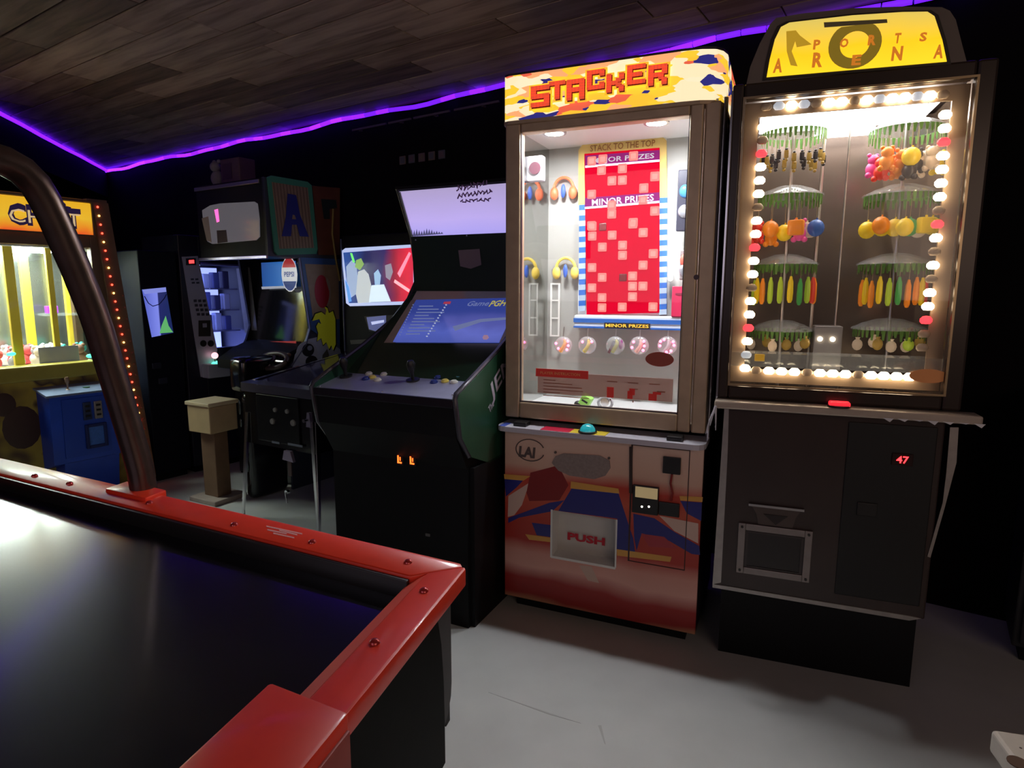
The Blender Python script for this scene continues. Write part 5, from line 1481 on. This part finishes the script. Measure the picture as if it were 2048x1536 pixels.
# ================================================================== AIR HOCKEY TABLE
TZ = .82
A_ = atz(940, 1130, TZ); FL = atz(0, 920, TZ); EN = atz(690, 1440, TZ)
d1 = (FL - A_); d1.z = 0; d1.normalize()
d2 = (EN - A_); d2.z = 0; d2.normalize()
tb = thing('air_hockey_table', 'black air hockey table with riveted red rails and bent tube mast', 'game table', loc=(A_.x, A_.y, 0))
def T(a, b, z):
    return d1 * a + d2 * b + Vector((0, 0, z))
LEN, WID = 2.10, 1.18
RWD = .092
def quadbar(name, m, a0, b0, a1, b1, prof_fn, parent):
    pass
def hexa(name, pts_lo, pts_hi, m, parent, bev=.0):
    bm = bmesh.new()
    lo = [bm.verts.new(p) for p in pts_lo]; hi = [bm.verts.new(p) for p in pts_hi]
    bm.faces.new(lo); bm.faces.new(hi)
    k = len(lo)
    for i in range(k):
        bm.faces.new((lo[i], lo[(i + 1) % k], hi[(i + 1) % k], hi[i]))
    bmesh.ops.recalc_face_normals(bm, faces=bm.faces)
    if bev:
        bmesh.ops.bevel(bm, geom=list(bm.edges), offset=bev, segments=2, affect='EDGES', profile=.5)
    b = B(); b.bm.free(); b.bm = bm
    return b.go(name, m, parent, bool(bev))
def bar(name, pl, m, z0, z1, bev=.004, parent=None):
    return hexa(name, [T(a, b, z0) for a, b in pl], [T(a, b, z1) for a, b in pl], m, parent or tb, bev)
# rails, mitred at the corners
c_ = .018
bar('rail', [(c_, .0), (LEN, .0), (LEN - RWD, RWD), (RWD * 1.0, RWD), (.010, .012)], redpaint, TZ - .035, TZ)
RE = .066
er = bar('rail', [(.0, c_), (.006, .010), (RE, RE), (RE, WID - RWD), (.0, WID)], redpaint, TZ - .035, TZ)
bar('rail', [(LEN, .0), (LEN, WID), (LEN - RWD, WID - RWD), (LEN - RWD, RWD)], redpaint, TZ - .035, TZ)
bar('rail', [(.0, WID), (LEN, WID), (LEN - RWD, WID - RWD), (RWD, WID - RWD)], redpaint, TZ - .035, TZ)
# inner sloping lip of the end rail
hexa('rail_lip', [T(RE - .001, RWD, TZ - .05), T(RE - .001, WID - RWD, TZ - .05), T(RWD + .004, WID - RWD, TZ - .05), T(RWD + .004, RWD, TZ - .05)],
     [T(RE - .001, RWD - .018, TZ - .001), T(RE - .001, WID - RWD, TZ - .001), T(RWD + .004, WID - RWD, TZ - .017), T(RWD + .004, RWD, TZ - .017)], M('red_lip', (.85, .10, .06), .42, noise=.1), tb)
bar('bumper', [(RWD, RWD), (LEN - RWD, RWD), (LEN - RWD, RWD + .012), (RWD, RWD + .012)], blk, TZ - .05, TZ - .006, .002)
# playfield
pf = M('playfield_black', (.004, .004, .007), .30, coat=1.0)
pf.node_tree.nodes['Principled BSDF'].inputs['Coat Roughness'].default_value = .14
pf.node_tree.nodes['Principled BSDF'].inputs['Coat IOR'].default_value = 1.5
pf.node_tree.nodes['Principled BSDF'].inputs['Specular IOR Level'].default_value = .15
bar('playfield', [(RWD - .01, RWD - .01), (LEN - RWD + .01, RWD - .01), (LEN - RWD + .01, WID - RWD + .01), (RWD - .01, WID - RWD + .01)], pf, TZ - .065, TZ - .042, 0)
# apron
apr = M('apron_charcoal', (.02, .019, .021), .6, noise=.3, nscale=20)
bar('apron', [(.035, .03), (LEN - .03, .03), (LEN - .03, .05), (.035, .05)], apr, .50, TZ - .036, 0)
bar('apron', [(LEN - .05, .05), (LEN - .03, .05), (LEN - .03, WID - .05), (LEN - .05, WID - .05)], apr, .50, TZ - .036, 0)
# corner panel with rounded foot, and the recessed end board
pts = []
z_lo, z_hi = .505, TZ - .036
prof2 = [(.03, z_hi), (.03, z_lo + .08)] + [(.03 + .07 * (1 - math.cos(R(a))), z_lo + .08 - .08 * math.sin(R(a))) for a in (20, 45, 70, 90)] + [(.16, z_lo), (.16, z_hi - .02), (.14, z_hi)]
hexa('corner_panel', [T(.03, b, z) for b, z in prof2], [T(.055, b, z) for b, z in prof2], M('corner_grey', (.055, .052, .058), .5, noise=.3, nscale=25), tb)
prof3 = [(.12, z_hi)] + [(.12 - .035 * math.sin(R(a)), z_hi - .02 - .30 * (1 - math.cos(R(a))) * .7) for a in (20, 45, 70, 90)] + [(.085, z_lo - .05), (WID - .05, z_lo - .05), (WID - .05, z_hi)]
hexa('end_board', [T(.022, b, z) for b, z in prof3], [T(.032, b, z) for b, z in prof3], M('end_black', (.006, .006, .0055), .6, noise=.3, nscale=15, spec=.1), tb)
bar('end_core', [(.055, .06), (.08, .06), (.08, WID - .05), (.055, WID - .05)], black, .46, TZ - .036, 0)
# pedestal legs
for a0 in (.45, LEN - .65):
    bar('leg', [(a0, .40), (a0 + .20, .40), (a0 + .20, WID - .35), (a0, WID - .35)], black, 0, .70, .004)
bar('underside', [(.06, .05), (LEN - .05, .05), (LEN - .05, WID - .05), (.06, WID - .05)], black, .69, .735, 0)
# goal housing on the end rail
b0 = (atz(600, 1408, TZ) - A_)
bg_ = b0.dot(d2 - d1 * d1.dot(d2)) / (1 - d1.dot(d2) ** 2)
gb = bar('goal_housing', [(-.012, bg_), (RWD + .030, bg_), (RWD + .030, bg_ + .40), (-.012, bg_ + .40)], redpaint, TZ - .16, TZ + .016, .006)
bar('goal_plate', [(-.016, bg_ + .006), (-.010, bg_ + .006), (-.010, bg_ + .39), (-.016, bg_ + .39)], M('red_plate', (.34, .05, .04), .5, noise=.2, nscale=30), TZ - .158, TZ - .004, .001, gb)
# rivets
rv = B().lathe([(.0085, 0), (.0078, .003), (.005, .0055), (0, .0065)], (0, 0, 0), 12).go('rivet', M('rivet_red', (.50, .04, .04), .18, .4, coat=.5), None, True)
rvm = rv.data; bpy.data.objects.remove(rv)
def rivet(u, v, z=TZ, parent=tb):
    p = atz(u, v, z) - Vector((A_.x, A_.y, 0))
    o = bpy.data.objects.new('rivet', rvm); COL.objects.link(o); o.parent = parent
    o.location = (p.x, p.y, z)
for u, v in ((850, 1183), (752, 1287), (630, 1418), (818, 1126), (626, 1087), (470, 1053), (140, 972), (70, 957), (300, 1010)):
    rivet(u, v)
o = bpy.data.objects.new('rivet', rvm); COL.objects.link(o); o.parent = tb
o.matrix_local = Matrix.Translation(T(-.017, bg_ + .03, TZ - .06)) @ (-d1).to_track_quat('Z', 'Y').to_matrix().to_4x4()
# warning print on the far rail
ink = M('rail_print', (.80, .35, .33), .5)
for i, (u0, u1, v0, v1) in enumerate(((534, 606, 1054, 1069), (536, 575, 1061, 1069), (548, 590, 1068, 1077), (560, 596, 1062, 1071))):
    q_ = [atz(u0, v0, TZ), atz(u1, v1, TZ), atz(u1, v1 + 2.5, TZ), atz(u0, v0 + 2.5, TZ)]
    B().poly([p - Vector((A_.x, A_.y, 0)) for p in q_], (0, 0, 1), .0008).go('warning_print', ink, tb)
# mast: base block and bent tube
mb = atz(290, 985, TZ) - Vector((A_.x, A_.y, 0))
ma = mb.dot(d1 - d2 * d1.dot(d2)) / (1 - d1.dot(d2) ** 2)
mm = bar('mast_base', [(ma - .075, -.012), (ma + .09, -.012), (ma + .09, .055), (ma - .075, .055)], redpaint, TZ - .01, TZ + .010, .004)
perp = Vector((-.444, -.896, 0))
mp = [(0, TZ - .02), (.006, .88), (.0157, .9386), (.0414, 1.0736), (.066, 1.195), (.0755, 1.245), (.086, 1.29), (.1156, 1.393), (.148, 1.492), (.165, 1.538), (.182, 1.572), (.205, 1.596), (.235, 1.610), (.29, 1.618), (.40, 1.625), (.60, 1.63)]
mast = B().tube([mb.xy.to_3d() + perp * t_ + Vector((0, 0, z)) for t_, z in mp], .032, 16).go('mast_tube', M('mast_metal', (.13, .095, .085), .3, .75, noise=.3, nscale=20), tb, True)
sb = bar('score_unit', [(ma - .16, .55), (ma + .16, .55), (ma + .16, .72), (ma - .16, .72)], black, 1.56, 1.78, .01)

# ================================================================== FAR RIGHT: dark cabinet and the pale perforated box
p = atz(2010, 1316, 0)
DF = Frame((p.x + .02, p.y), -33.7)
dc = thing('storage_cabinet', 'plain black storage cabinet standing past the bulb-lit crane', 'cabinet', DF)
sl = M('slate_black', (.014, .015, .018), .5, noise=.3)
B().box(.0, .6, .0, .30, .06, .98, .006).go('body', sl, dc)
B().box(.03, .57, .03, .28, 0, .06).go('plinth', black, dc)
for x in (.02, .305):
    dd = B().box(x, x + .275, -.016, .0, .08, .96, .004).go('door', sl, dc)
    B().cyl((x + (.25 if x < .1 else .025), -.035, .55), (x + (.25 if x < .1 else .025), -.016, .55), .009, seg=10).go('knob', MATS['dim_metal'], dd)
p = atz(1985, 1452, .45)
XF = Frame((p.x, p.y), -14)
xb = thing('step_box', 'cream painted box with drilled top beside the walkway', 'box', XF)
cr = M('cream_paint', (.52, .46, .40), .5, noise=.12, nscale=25)
B().box(.0, .36, -.40, .0, .40, .45, .008, 3).go('top_board', cr, xb)
B().box(.02, .34, -.38, -.02, 0, .40).go('carcass', M('cream_shade', (.45, .38, .32), .55, noise=.15), xb)
for i in range(5):
    for j in range(4):
        B().cyl((.03 + i * .03, -.05 - j * .03, .4495), (.03 + i * .03, -.05 - j * .03, .4505), .0025, seg=8).go('pin_hole', M('hole', (.12, .09, .08), .7), xb)
q_ = XF.on(2040, 1520, (Vector((0, 0, .45)), Vector((0, 0, 1))))
B().cyl((q_.x, q_.y, .449), (q_.x, q_.y, .4512), .018, seg=16).go('drill_hole', M('hole_dark', (.10, .05, .03), .6), xb)
